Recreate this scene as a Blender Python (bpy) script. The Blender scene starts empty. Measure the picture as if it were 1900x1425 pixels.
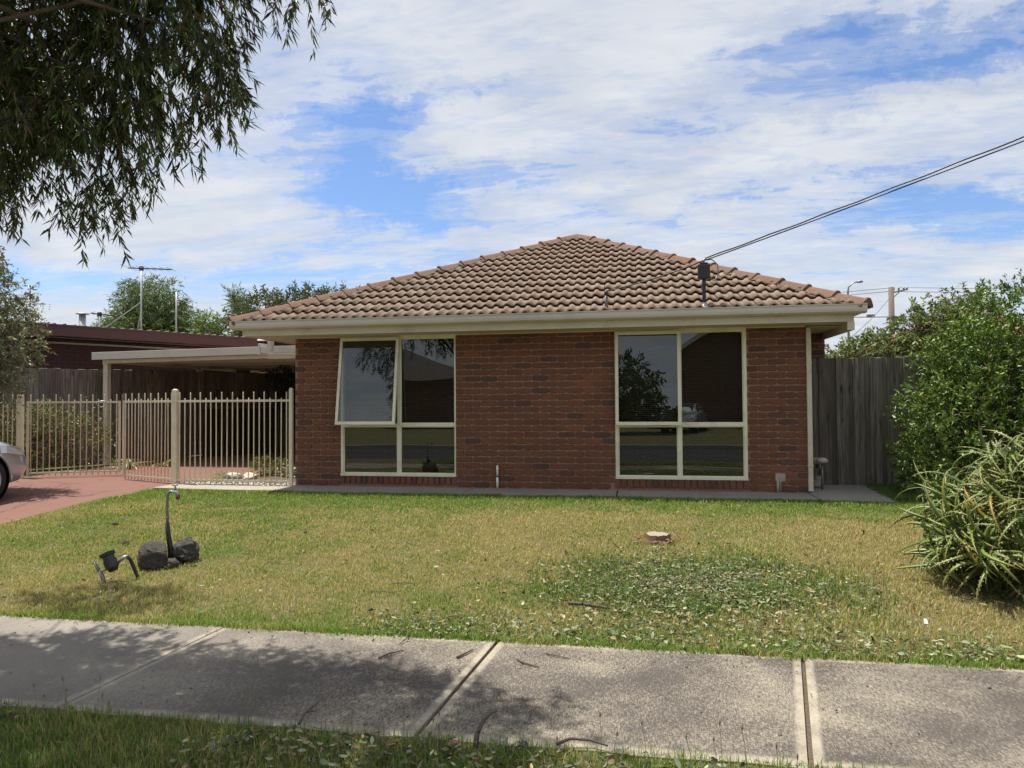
import bpy, bmesh, math, random
import numpy as np
from mathutils import Vector, Matrix, Euler
R = math.radians
rng = np.random.default_rng(7)
random.seed(7)
scene = bpy.context.scene
COL = scene.collection

# ------------------------------------------------------------------ camera
YAW, PITCH, ROLL = 10.0, 1.37, 0.40
cam_d = bpy.data.cameras.new('camera')
cam = bpy.data.objects.new('camera', cam_d)
COL.objects.link(cam)
_f = Vector((-math.sin(R(YAW))*math.cos(R(PITCH)), math.cos(R(YAW))*math.cos(R(PITCH)), math.sin(R(PITCH))))
_r = Vector((math.cos(R(YAW)), math.sin(R(YAW)), 0)); _u = _r.cross(_f)
_r2 = _r*math.cos(R(ROLL)) - _u*math.sin(R(ROLL)); _u2 = _u*math.cos(R(ROLL)) + _r*math.sin(R(ROLL))
M = Matrix((_r2, _u2, -_f)).transposed().to_4x4()
M.translation = Vector((0, -9.8, 1.5))
cam.matrix_world = M
cam_d.sensor_width = 36.0
cam_d.lens = 36.0*1317/1900
cam_d.clip_end = 2000
cam_d.clip_start = 0.05
scene.camera = cam
scene.render.resolution_x, scene.render.resolution_y = 1024, 768

# ------------------------------------------------------------------ sun, sky, exposure
SUN_TO = Vector((-0.31, 0.09, 1.0)).normalized()
SUN_EL = math.asin(SUN_TO.z)
sun_d = bpy.data.lights.new('sun', 'SUN'); sun = bpy.data.objects.new('sun', sun_d); COL.objects.link(sun)
sun_d.energy = 5.0; sun_d.angle = R(0.53); sun_d.color = (1.0, 0.955, 0.87)
sun.rotation_euler = (-SUN_TO).to_track_quat('-Z', 'Y').to_euler()
scene.view_settings.view_transform = 'Standard'
scene.view_settings.look = 'None'
scene.view_settings.gamma = 1.0
scene.view_settings.use_curve_mapping = False
scene.view_settings.exposure = 0.52


def node(nt, typ, inp=None, **props):
    n = nt.nodes.new(typ)
    for k, v in props.items(): setattr(n, k, v)
    for k, v in (inp or {}).items():
        s = n.inputs[k]
        if isinstance(v, bpy.types.NodeSocket): nt.links.new(v, s)
        else: s.default_value = v
    return n


def mth(nt, op, a, b=0.0, c=0.0, clamp=False):
    return node(nt, 'ShaderNodeMath', {0: a, 1: b, 2: c}, operation=op, use_clamp=clamp).outputs[0]


def noise(nt, vec, scale, detail=4, rough=0.55, dist=0.0, out=0):
    n = node(nt, 'ShaderNodeTexNoise', {'Scale': scale, 'Detail': detail, 'Roughness': rough, 'Distortion': dist})
    if vec is not None: nt.links.new(vec, n.inputs['Vector'])
    return n.outputs[out]


def ramp(nt, fac, stops, interp='LINEAR'):
    n = node(nt, 'ShaderNodeValToRGB', {0: fac}); cr = n.color_ramp; cr.interpolation = interp
    while len(cr.elements) < len(stops): cr.elements.new(0.5)
    for e, (p, c) in zip(cr.elements, stops):
        e.position = p; e.color = (*c, 1) if not isinstance(c, (int, float)) else (c, c, c, 1)
    return n.outputs[0]


def mix(nt, f, a, b, blend='MIX'):
    n = node(nt, 'ShaderNodeMix', data_type='RGBA', blend_type=blend)
    for i, v in ((0, f), (6, a), (7, b)):
        if isinstance(v, bpy.types.NodeSocket): nt.links.new(v, n.inputs[i])
        else: n.inputs[i].default_value = v if i == 0 else (*v, 1)
    return n.outputs[2]


def mapping(nt, vec, scale=(1, 1, 1), loc=(0, 0, 0), rot=(0, 0, 0)):
    return node(nt, 'ShaderNodeMapping', {'Vector': vec, 'Scale': scale, 'Location': loc, 'Rotation': rot}).outputs[0]


world = bpy.data.worlds.new('World'); scene.world = world; world.use_nodes = True
nt = world.node_tree; nt.nodes.clear()
sky = node(nt, 'ShaderNodeTexSky', sky_type='NISHITA', sun_disc=False, sun_elevation=SUN_EL,
           sun_rotation=math.atan2(SUN_TO.x, SUN_TO.y), air_density=1.0, dust_density=0.6, ozone_density=1.6, altitude=0.0)
tc = node(nt, 'ShaderNodeTexCoord').outputs['Generated']
sp = node(nt, 'ShaderNodeSeparateXYZ', {0: tc})
zc = mth(nt, 'ADD', mth(nt, 'MAXIMUM', sp.outputs[2], 0.0), 0.10)
cp = node(nt, 'ShaderNodeCombineXYZ', {0: mth(nt, 'DIVIDE', sp.outputs[0], zc), 1: mth(nt, 'DIVIDE', sp.outputs[1], zc), 2: 0.0}).outputs[0]


def dirof(px, py):
    d = _f + _r2*(px-950)/1317 - _u2*(py-712.5)/1317
    d.normalize(); return d


# large veils, streaks and fine ripples of the cloud sheet
cp_r = mapping(nt, cp, (1.0, 0.62, 1), (3.1, 1.7, 0), (0, 0, R(-24)))
c_big = noise(nt, cp_r, 0.85, 3, 0.5, 0.35)
c_mid = noise(nt, mapping(nt, cp, (1.5, 3.4, 1), (0.4, 2.2, 0), (0, 0, R(16))), 1.5, 7, 0.62, 0.7)
c_fin = noise(nt, mapping(nt, cp, (2.2, 4.6, 1), (5.4, 0.2, 0), (0, 0, R(-30))), 5.0, 5, 0.6, 0.5)
cov = mth(nt, 'ADD', mth(nt, 'MULTIPLY', c_big, 0.62), mth(nt, 'ADD', mth(nt, 'MULTIPLY', c_mid, 0.56), mth(nt, 'MULTIPLY', c_fin, 0.30)))
# openings in the sheet (direction, size, depth)
HOLES = [((690, 350), (0.120, 0.028), 0.42, -8), ((880, 320), (0.11, 0.022), 0.30, 10), ((690, 240), (0.060, 0.035), 0.30, 60), ((860, 165), (0.11, 0.014), 0.28, 6),
         ((1600, 130), (0.24, 0.035), 0.34, -6), ((1300, 235), (0.18, 0.020), 0.18, 8), ((1780, 60), (0.16, 0.035), 0.30, -12),
         ((1340, 360), (0.13, 0.012), 0.24, 5), ((1800, 410), (0.16, 0.022), 0.30, -8), ((1500, 315), (0.14, 0.012), 0.16, -4), ((230, 520), (0.20, 0.030), 0.34, 3),
         ((780, 400), (0.10, 0.012), 0.20, 0), ((1750, 530), (0.12, 0.018), 0.22, -5), ((500, 250), (0.10, 0.018), 0.20, 20)]
warp = node(nt, 'ShaderNodeVectorMath', {0: noise(nt, tc, 6.0, 7, 0.7, 0, 1), 1: (0.5, 0.5, 0.5)}, operation='SUBTRACT').outputs[0]
tcw = node(nt, 'ShaderNodeVectorMath', {0: tc, 1: node(nt, 'ShaderNodeVectorMath', {0: warp, 'Scale': 0.16}, operation='SCALE').outputs[0]}, operation='ADD').outputs[0]
for (px, py), (su, sv), dep, rot in HOLES:
    d0 = dirof(px, py)
    u = Vector((0, 0, 1)).cross(d0).normalized() * -1
    v = d0.cross(u).normalized() * -1
    a = R(rot); u, v = u*math.cos(a) + v*math.sin(a), v*math.cos(a) - u*math.sin(a)
    def dotn(w, off):
        return mth(nt, 'SUBTRACT', node(nt, 'ShaderNodeVectorMath', {0: tcw, 1: tuple(w)}, operation='DOT_PRODUCT').outputs['Value'], off)
    a1 = mth(nt, 'DIVIDE', dotn(u, u.dot(d0)), su); b1 = mth(nt, 'DIVIDE', dotn(v, v.dot(d0)), sv)
    r2 = mth(nt, 'ADD', mth(nt, 'MULTIPLY', a1, a1), mth(nt, 'MULTIPLY', b1, b1))
    front = mth(nt, 'GREATER_THAN', node(nt, 'ShaderNodeVectorMath', {0: tc, 1: tuple(d0)}, operation='DOT_PRODUCT').outputs['Value'], 0.0)
    g = mth(nt, 'MULTIPLY', mth(nt, 'MULTIPLY', mth(nt, 'DIVIDE', 1.0, mth(nt, 'ADD', 1.0, mth(nt, 'MULTIPLY', r2, r2))), dep), front)
    cov = mth(nt, 'SUBTRACT', cov, mth(nt, 'MULTIPLY', g, 0.60))
cm = ramp(nt, cov, [(0.44, 0.0), (0.55, 0.30), (0.64, 0.74), (0.78, 1.0)], 'EASE')
cbr = ramp(nt, noise(nt, mapping(nt, cp, (1.2, 2.2, 1), (7, 3, 0), (0, 0, R(10))), 1.7, 5, 0.6, 0.4), [(0.3, (0.70, 0.745, 0.82)), (0.7, (0.93, 0.945, 0.97))])
cloud = mix(nt, 1.0, cbr, (6.3, 6.3, 6.3), 'MULTIPLY')
cmh = mth(nt, 'MULTIPLY', cm, 0.92, clamp=True)
skyc = mix(nt, 1.0, sky.outputs[0], (0.86, 0.98, 1.18), 'MULTIPLY')
bg = node(nt, 'ShaderNodeBackground', {'Color': mix(nt, cmh, skyc, cloud), 'Strength': 0.1})
node(nt, 'ShaderNodeOutputWorld', {'Surface': bg.outputs[0]})


# ------------------------------------------------------------------ helpers
def fbm2(x, y, scale=1.0, octv=4, seed=0):
    x = np.asarray(x, float)*scale + seed*17.13; y = np.asarray(y, float)*scale + seed*31.7
    tot = 0; amp = 1; s = 0
    for o in range(octv):
        xi = np.floor(x); yi = np.floor(y); xf = x-xi; yf = y-yi
        xf = xf*xf*(3-2*xf); yf = yf*yf*(3-2*yf)
        def h(a, b):
            v = np.sin(a*127.1 + b*311.7 + seed*7.7 + o*13.3)*43758.5453
            return v-np.floor(v)
        v = (h(xi, yi)*(1-xf)+h(xi+1, yi)*xf)*(1-yf) + (h(xi, yi+1)*(1-xf)+h(xi+1, yi+1)*xf)*yf
        tot = tot+v*amp; s += amp; amp *= .5; x = x*2.03; y = y*2.03
    return tot/s


def sstep(a, b, x):
    t = np.clip((np.asarray(x, float)-a)/(b-a), 0, 1); return t*t*(3-2*t)


def newmat(name):
    m = bpy.data.materials.new(name); m.use_nodes = True; m.node_tree.nodes.clear(); return m, m.node_tree


def finish(nt, bsdf):
    node(nt, 'ShaderNodeOutputMaterial', {'Surface': bsdf})


def bump(nt, h, strength=0.4, dist=0.01):
    return node(nt, 'ShaderNodeBump', {'Height': h, 'Strength': strength, 'Distance': dist}).outputs[0]


def pbsdf(nt, color, rough=0.7, metal=0.0, normal=None, spec=0.5, **kw):
    inp = {'Base Color': color if isinstance(color, bpy.types.NodeSocket) else (*color, 1), 'Roughness': rough, 'Metallic': metal, 'Specular IOR Level': spec}
    if normal is not None: inp['Normal'] = normal
    inp.update(kw)
    return node(nt, 'ShaderNodeBsdfPrincipled', inp).outputs[0]


def simple(name, color, rough=0.6, metal=0.0, var=0.15, scale=6.0, bmp=0.1, dirt=None):
    m, nt = newmat(name)
    pos = node(nt, 'ShaderNodeNewGeometry').outputs['Position']
    n1 = noise(nt, pos, scale, 5, 0.6)
    lo = tuple(c*(1-var) for c in color); hi = tuple(min(1, c*(1+var)) for c in color)
    c = mix(nt, n1, lo, hi)
    if dirt:
        n2 = noise(nt, pos, scale*0.35, 6, 0.7, 0.5)
        c = mix(nt, ramp(nt, n2, [(0.5, 0.0), (0.72, 0.7)]), c, dirt)
    nb = noise(nt, pos, scale*12, 3, 0.6)
    finish(nt, pbsdf(nt, c, rough, metal, bump(nt, nb, bmp, 0.004))); return m


def rnd_socket(nt, attr):
    if attr: return node(nt, 'ShaderNodeAttribute', attribute_name='rnd').outputs['Fac']
    return node(nt, 'ShaderNodeObjectInfo').outputs['Random']


def leafmat(name, rough=0.45, trans=0.3, spec=0.4):
    m, nt = newmat(name)
    a = node(nt, 'ShaderNodeAttribute', attribute_name='col').outputs['Color']
    p = pbsdf(nt, a, rough, spec=spec)
    t = node(nt, 'ShaderNodeBsdfTranslucent', {'Color': mix(nt, 1.0, a, (1.15, 1.25, 0.6), 'MULTIPLY')}).outputs[0]
    finish(nt, node(nt, 'ShaderNodeMixShader', {0: trans, 1: p, 2: t}).outputs[0]); return m


def link(o, parent=None):
    COL.objects.link(o)
    if parent is not None: o.parent = parent
    return o


def tag(o, label=None, cat=None, group=None, kind=None):
    if label: o['label'] = label
    if cat: o['category'] = cat
    if group: o['group'] = group
    if kind: o['kind'] = kind
    return o


def empty(name, loc=(0, 0, 0), rz=0.0):
    o = bpy.data.objects.new(name, None); o.location = loc; o.rotation_euler = (0, 0, rz); o.empty_display_size = 0.1
    COL.objects.link(o); return o


def fast_mesh(name, V, F, cols=None, rnd=None, smooth=False):
    V = np.ascontiguousarray(V, dtype=np.float32); F = np.ascontiguousarray(F, dtype=np.int32)
    me = bpy.data.meshes.new(name); k = F.shape[1]
    me.vertices.add(len(V)); me.vertices.foreach_set('co', V.ravel())
    me.loops.add(F.size); me.loops.foreach_set('vertex_index', F.ravel())
    me.polygons.add(len(F)); me.polygons.foreach_set('loop_start', np.arange(0, F.size, k, dtype=np.int32))
    me.update(calc_edges=True)
    if cols is not None:
        a = me.color_attributes.new('col', 'FLOAT_COLOR', 'POINT')
        c4 = np.ones((len(V), 4), dtype=np.float32); c4[:, :3] = cols
        a.data.foreach_set('color', c4.ravel())
    if rnd is not None:
        a = me.attributes.new('rnd', 'FLOAT', 'POINT'); a.data.foreach_set('value', np.asarray(rnd, dtype=np.float32))
    if smooth: me.polygons.foreach_set('use_smooth', np.ones(len(F), dtype=bool))
    me.validate(); return me


class MB:
    def __init__(s): s.v = []; s.f = []; s.r = []; s.cur = 0.5
    def add(s, vs, fs):
        b = len(s.v); s.v += [tuple(v) for v in vs]; s.f += [tuple(i+b for i in f) for f in fs]; s.r += [s.cur]*len(vs); return s
    def box(s, x0, x1, y0, y1, z0, z1):
        vs = [(x, y, z) for z in (z0, z1) for y in (y0, y1) for x in (x0, x1)]
        return s.add(vs, [(0, 2, 3, 1), (4, 5, 7, 6), (0, 1, 5, 4), (2, 6, 7, 3), (0, 4, 6, 2), (1, 3, 7, 5)])
    def bar(s, a, b, w, h, up=(0, 0, 1)):
        a = Vector(a); b = Vector(b); d = (b-a).normalized(); up = Vector(up)
        if abs(d.dot(up)) > 0.98: up = Vector((0, 1, 0))
        x = d.cross(up).normalized()*w/2; z = x.cross(d).normalized()*h/2
        vs = [p+sx*x+sz*z for p in (a, b) for sx, sz in ((-1, -1), (1, -1), (1, 1), (-1, 1))]
        return s.add(vs, [(3, 2, 1, 0), (4, 5, 6, 7), (0, 1, 5, 4), (1, 2, 6, 5), (2, 3, 7, 6), (3, 0, 4, 7)])
    def tube(s, pts, rad, n=8, caps=True):
        pts = [Vector(p) for p in pts]; rad = rad if isinstance(rad, (list, tuple)) else [rad]*len(pts)
        vs = []; fs = []; ref = None
        for i, p in enumerate(pts):
            d = (pts[min(i+1, len(pts)-1)]-pts[max(i-1, 0)]).normalized()
            if ref is None: ref = Vector((1, 0, 0)) if abs(d.x) < 0.9 else Vector((0, 1, 0))
            x = (ref-d*ref.dot(d)).normalized(); y = d.cross(x); ref = x
            for k in range(n):
                a = 2*math.pi*k/n; vs.append(p+(x*math.cos(a)+y*math.sin(a))*rad[i])
        for i in range(len(pts)-1):
            for k in range(n): fs.append((i*n+k, i*n+(k+1) % n, (i+1)*n+(k+1) % n, (i+1)*n+k))
        if caps: fs.append(tuple(range(n-1, -1, -1))); fs.append(tuple((len(pts)-1)*n+k for k in range(n)))
        return s.add(vs, fs)
    def lathe(s, prof, c=(0, 0, 0), axis='Z', n=24, close=False):
        vs = []; fs = []; m = len(prof)
        for (r, h) in prof:
            for k in range(n):
                a = 2*math.pi*k/n; p = (r*math.cos(a), r*math.sin(a), h)
                if axis == 'Y': p = (p[0], p[2], p[1])
                if axis == 'X': p = (p[2], p[0], p[1])
                vs.append((p[0]+c[0], p[1]+c[1], p[2]+c[2]))
        for i in range(m if close else m-1):
            j = (i+1) % m
            for k in range(n): fs.append((i*n+k, i*n+(k+1) % n, j*n+(k+1) % n, j*n+k))
        return s.add(vs, fs)
    def prism(s, poly, z0, z1):
        n = len(poly); vs = [(x, y, z0) for x, y in poly]+[(x, y, z1) for x, y in poly]
        fs = [tuple(range(n-1, -1, -1)), tuple(range(n, 2*n))]+[(i, (i+1) % n, n+(i+1) % n, n+i) for i in range(n)]
        return s.add(vs, fs)
    def mesh(s, name, off=(0, 0, 0), smooth=False, bevel=0.0, recalc=True):
        me = bpy.data.meshes.new(name)
        me.from_pydata([(v[0]-off[0], v[1]-off[1], v[2]-off[2]) for v in s.v], [], s.f)
        a = me.attributes.new('rnd', 'FLOAT', 'POINT'); a.data.foreach_set('value', s.r)
        bm = bmesh.new(); bm.from_mesh(me)
        if recalc: bmesh.ops.recalc_face_normals(bm, faces=bm.faces)
        if bevel > 0:
            es = [e for e in bm.edges if len(e.link_faces) == 2 and e.calc_face_angle(0) > 0.6]
            bmesh.ops.bevel(bm, geom=es, offset=bevel, segments=2, affect='EDGES', profile=0.6)
        bm.to_mesh(me); bm.free()
        if smooth: me.polygons.foreach_set('use_smooth', [True]*len(me.polygons))
        me.update(); return me
    def build(s, name, mat, parent=None, smooth=False, bevel=0.0, local=False, kind=None):
        off = (0, 0, 0)
        if parent is not None and not local:
            p = parent; off = Vector((0, 0, 0))
            while p is not None: off = off+p.location; p = p.parent
        me = s.mesh(name, off, smooth, bevel); me.materials.append(mat)
        o = bpy.data.objects.new(name, me); link(o, parent)
        if kind: o['kind'] = kind
        return o


def mobj(name, me, mat, parent=None, loc=(0, 0, 0)):
    if mat is not None and not me.materials: me.materials.append(mat)
    o = bpy.data.objects.new(name, me); o.location = loc; return link(o, parent)


def leaves_arrays(P, D, L, W, C, bend=0.25, fold=0.25, tip=1.0, seed=0, two=False):
    """P base points, D unit directions, L lengths, W widths, C colours: six-vertex folded, bent leaves"""
    g = np.random.default_rng(seed); n = len(P)
    up = g.normal(size=(n, 3)); up -= D*(up*D).sum(1)[:, None]; up /= np.linalg.norm(up, axis=1)[:, None]+1e-9
    S = np.cross(D, up); L = L[:, None]; W = W[:, None]
    b = bend*g.uniform(-1, 1, (n, 1))*L
    v0 = P; v1 = P+D*L*0.38+S*W/2+up*W*fold+up*b*.3; v2 = P+D*L*0.38-S*W/2+up*W*fold+up*b*.3
    v3 = P+D*L*0.45+up*b*.35; v4 = P+D*L*tip+up*b
    if two:
        V = np.stack([v0, v1, v4, v2], 1).reshape(-1, 3); b4 = (np.arange(n)*4)[:, None, None]
        return V, (np.array([[0, 2, 1], [0, 3, 2]])[None]+b4).reshape(-1, 3), np.repeat(C, 4, axis=0)
    V = np.stack([v0, v1, v2, v3, v4], 1).reshape(-1, 3)
    base = (np.arange(n)*5)[:, None, None]
    F = (np.array([[0, 3, 1], [0, 2, 3], [1, 3, 4], [3, 2, 4]])[None]+base).reshape(-1, 3)
    return V, F, np.repeat(C, 5, axis=0)


def unit(a): return a/(np.linalg.norm(a, axis=-1, keepdims=True)+1e-9)


def blob_points(g, blobs, n, shell=0.55):
    """points inside a set of ellipsoids, biased to their outer shells; returns points and outward directions"""
    w = np.array([b[3]*b[4]*b[5] for b in blobs])**0.8; idx = g.choice(len(blobs), n, p=w/w.sum())
    B = np.array(blobs)[idx]; d = unit(g.normal(size=(n, 3))); r = (shell+(1-shell)*g.random(n)**0.6)[:, None]
    r *= (0.82+0.36*fbm2(np.arctan2(d[:, 1], d[:, 0])*1.3+idx, d[:, 2]*2, 1.3, 2, 3))[:, None]
    return B[:, :3]+d*r*B[:, 3:], unit(d/B[:, 3:])


def pal(g, n, cols, w=None, var=0.18):
    c = np.array(cols)[g.choice(len(cols), n, p=w)]
    return np.clip(c*(1+g.normal(0, var, (n, 1)))*(1+g.normal(0, 0.05, (n, 3))), 0.005, 0.9)


# ------------------------------------------------------------------ materials
def brick_mat(attr):
    m, nt = newmat('clinker_brick'+('_field' if attr else ''))
    r = rnd_socket(nt, attr)
    pos = node(nt, 'ShaderNodeNewGeometry').outputs['Position']
    c = ramp(nt, r, [(0.0, (0.155, 0.068, 0.043)), (0.22, (0.190, 0.080, 0.047)), (0.45, (0.215, 0.090, 0.050)), (0.62, (0.178, 0.072, 0.044)), (0.78, (0.250, 0.102, 0.055)),
                          (0.89, (0.130, 0.062, 0.046)), (0.96, (0.095, 0.060, 0.052)), (1.0, (0.25, 0.10, 0.062))])
    big = noise(nt, pos, 0.9, 3, 0.5)
    c = mix(nt, ramp(nt, big, [(0.35, 0.35), (0.65, 0.0)]), c, (0.120, 0.052, 0.038))
    n1 = noise(nt, pos, 24, 6, 0.7)
    c = mix(nt, ramp(nt, n1, [(0.42, 0.0), (0.75, 0.55)]), c, (0.10, 0.048, 0.040))
    n3 = noise(nt, mapping(nt, pos, (1, 1, 2.5)), 3.3, 6, 0.75, 0.6)
    c = mix(nt, ramp(nt, n3, [(0.66, 0.0), (0.78, 0.35)]), c, (0.34, 0.29, 0.26))
    h = mth(nt, 'ADD', noise(nt, pos, 60, 5, 0.7), mth(nt, 'MULTIPLY', noise(nt, pos, 14, 3, 0.6), 1.5))
    finish(nt, pbsdf(nt, c, 0.9, 0, bump(nt, h, 0.8, 0.006), 0.25)); return m


def mortar_mat():
    m, nt = newmat('mortar'); pos = node(nt, 'ShaderNodeNewGeometry').outputs['Position']
    c = mix(nt, noise(nt, pos, 9, 5, 0.7), (0.20, 0.12, 0.085), (0.43, 0.29, 0.205))
    finish(nt, pbsdf(nt, c, 0.95, 0, bump(nt, noise(nt, pos, 90, 4, 0.7), 0.8, 0.005), 0.2)); return m


def tile_mat(attr=False, ridge=False):
    m, nt = newmat(('ridge' if ridge else 'roof')+'_tile'+('_field' if attr else ''))
    r = rnd_socket(nt, attr); pos = node(nt, 'ShaderNodeNewGeometry').outputs['Position']
    if ridge:
        c = ramp(nt, r, [(0, (0.165, 0.092, 0.062)), (0.5, (0.195, 0.110, 0.074)), (1, (0.150, 0.092, 0.066))])
    else:
        c = ramp(nt, r, [(0, (0.235, 0.172, 0.128)), (0.35, (0.275, 0.205, 0.155)), (0.7, (0.25, 0.172, 0.123)), (1, (0.32, 0.248, 0.190))])
    n1 = noise(nt, pos, 11, 7, 0.72, 0.4)
    c = mix(nt, ramp(nt, n1, [(0.45, 0.0), (0.72, 0.75)]), c, (0.16, 0.105, 0.08) if not ridge else (0.12, 0.085, 0.065))
    n2 = noise(nt, pos, 38, 4, 0.75)
    c = mix(nt, ramp(nt, n2, [(0.60, 0.0), (0.70, 0.55)]), c, (0.36, 0.31, 0.255))
    n3 = noise(nt, pos, 2.2, 5, 0.6)
    c = mix(nt, ramp(nt, n3, [(0.52, 0.0), (0.75, 0.4)]), c, (0.20, 0.15, 0.115))
    finish(nt, pbsdf(nt, c, 0.92, 0, bump(nt, noise(nt, pos, 110, 4, 0.7), 0.7, 0.004), 0.2)); return m


def wood_mat(name, a, b, knots=True, axis=2):
    m, nt = newmat(name); r = node(nt, 'ShaderNodeObjectInfo').outputs['Random']
    oc = node(nt, 'ShaderNodeTexCoord').outputs['Object']
    off = node(nt, 'ShaderNodeCombineXYZ', {0: mth(nt, 'MULTIPLY', r, 37.0), 1: mth(nt, 'MULTIPLY', r, 11.0), 2: mth(nt, 'MULTIPLY', r, 53.0)}).outputs[0]
    v = node(nt, 'ShaderNodeVectorMath', {0: oc, 1: off}, operation='ADD').outputs[0]
    g1 = noise(nt, mapping(nt, v, (34, 34, 1.3)), 1.0, 6, 0.65, 1.2)
    g2 = noise(nt, mapping(nt, v, (3.5, 3.5, 0.8)), 1.0, 4, 0.6, 0.6)
    c = mix(nt, ramp(nt, g1, [(0.34, 0.0), (0.64, 1.0)]), tuple(x*0.42 for x in a), tuple(min(1, x*1.3) for x in b))
    c = mix(nt, ramp(nt, mth(nt, 'FRACT', mth(nt, 'MULTIPLY', r, 7.3)), [(0.55, 0.0), (0.9, 0.55)]), c, mix(nt, g1, (.075, .048, .036), (.19, .125, .095)))
    c = mix(nt, ramp(nt, g2, [(0.35, 0.0), (0.7, 0.7)]), c, tuple(x*0.6 for x in a))
    if knots:
        vo = node(nt, 'ShaderNodeTexVoronoi', {'Vector': mapping(nt, v, (6.5, 1.0, 1.9)), 'Scale': 1.0}).outputs['Distance']
        c = mix(nt, ramp(nt, vo, [(0.05, 0.9), (0.17, 0.0)]), c, (0.03, 0.024, 0.02))
    c = mix(nt, mth(nt, 'MULTIPLY', r, 0.45), c, tuple(x*0.45 for x in a))
    finish(nt, pbsdf(nt, c, 0.9, 0, bump(nt, g1, 0.6, 0.006), 0.2)); return m


def conc_mat(name, light, dark, amt=0.5, sc=1.0):
    m, nt = newmat(name); pos = node(nt, 'ShaderNodeNewGeometry').outputs['Position']
    n1 = noise(nt, pos, 1.6*sc, 6, 0.65, 0.3); n2 = noise(nt, pos, 45*sc, 5, 0.75)
    c = mix(nt, ramp(nt, n1, [(0.35, 0.0), (0.7, amt)]), light, dark)
    c = mix(nt, ramp(nt, n2, [(0.4, 0.0), (0.75, 0.55)]), c, dark)
    finish(nt, pbsdf(nt, c, 0.9, 0, bump(nt, n2, 0.5, 0.004), 0.25)); return m


def slab_mat():
    m, nt = newmat('footpath_concrete')
    uv = node(nt, 'ShaderNodeAttribute', attribute_name='suv').outputs['Vector']   # metres from the slab's centre
    ext = node(nt, 'ShaderNodeAttribute', attribute_name='sext').outputs['Vector']  # half sizes
    r = node(nt, 'ShaderNodeObjectInfo').outputs['Random']
    s = node(nt, 'ShaderNodeSeparateXYZ', {0: uv}); e = node(nt, 'ShaderNodeSeparateXYZ', {0: ext})
    pos = node(nt, 'ShaderNodeNewGeometry').outputs['Position']
    wob = mth(nt, 'MULTIPLY', mth(nt, 'SUBTRACT', noise(nt, pos, 4.0, 4, 0.6), 0.5), 0.09)
    dx = mth(nt, 'SUBTRACT', e.outputs[0], mth(nt, 'ABSOLUTE', s.outputs[0]))
    dy = mth(nt, 'SUBTRACT', e.outputs[1], mth(nt, 'ABSOLUTE', s.outputs[1]))
    d = mth(nt, 'MINIMUM', mth(nt, 'MULTIPLY', dx, 1.0), mth(nt, 'MULTIPLY', dy, 0.62))
    dn = mth(nt, 'ADD', d, mth(nt, 'MULTIPLY', wob, 0.28))
    xx = node(nt, 'ShaderNodeSeparateXYZ', {0: pos}).outputs[0]
    lf = ramp(nt, mth(nt, 'MULTIPLY_ADD', xx, -0.5, -0.75), [(0.0, 1.0), (1.0, 0.45)])
    marg = mth(nt, 'MULTIPLY', ramp(nt, dn, [(0.030, 1.0), (0.052, 0.0)]), lf)
    br1 = noise(nt, mapping(nt, pos, (48, 190, 1), rot=(0, 0, R(8))), 1.0, 5, 0.75, 0.5)
    br2 = noise(nt, mapping(nt, pos, (150, 26, 1), rot=(0, 0, R(-5))), 1.0, 5, 0.75, 0.4)
    blot = noise(nt, pos, 1.25, 5, 0.6, 0.4)
    w = mth(nt, 'ADD', mth(nt, 'MULTIPLY', mth(nt, 'ADD', br1, br2), 0.5), mth(nt, 'MULTIPLY', mth(nt, 'SUBTRACT', blot, 0.5), 0.36))
    f = ramp(nt, w, [(0.465, 0.0), (0.60, 1.0)])
    inner = mix(nt, f, (0.078, 0.066, 0.058), (0.34, 0.295, 0.225))
    # the two slabs at the left are smoother and greyer
    xx = node(nt, 'ShaderNodeSeparateXYZ', {0: pos}).outputs[0]
    sm = ramp(nt, mth(nt, 'MULTIPLY_ADD', xx, -0.5, -0.75), [(0.0, 0.0), (1.0, 0.8)])
    inner = mix(nt, sm, inner, mix(nt, blot, (0.19, 0.172, 0.15), (0.31, 0.28, 0.238)))
    n3 = noise(nt, pos, 70, 4, 0.7)
    edge = mix(nt, n3, (0.31, 0.27, 0.205), (0.42, 0.37, 0.285))
    c = mix(nt, mth(nt, 'MULTIPLY', marg, ramp(nt, noise(nt, pos, 7, 4, .7), [(.35, .35), (.6, .85)])), inner, edge)
    line = ramp(nt, mth(nt, 'ABSOLUTE', mth(nt, 'SUBTRACT', dn, 0.048)), [(0.0, 0.5), (0.004, 0.0)])
    c = mix(nt, line, c, (0.16, 0.125, 0.095))
    spots = noise(nt, pos, 26, 3, 0.6)
    c = mix(nt, ramp(nt, spots, [(0.70, 0.0), (0.74, 0.7)]), c, (0.06, 0.05, 0.045))
    hh = mth(nt, 'ADD', mth(nt, 'MULTIPLY', mth(nt, 'ADD', br1, br2), mth(nt, 'SUBTRACT', 1.0, marg)), mth(nt, 'MULTIPLY', n3, 0.4))
    finish(nt, pbsdf(nt, c, 0.88, 0, bump(nt, hh, 0.7, 0.006), 0.3)); return m


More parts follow.
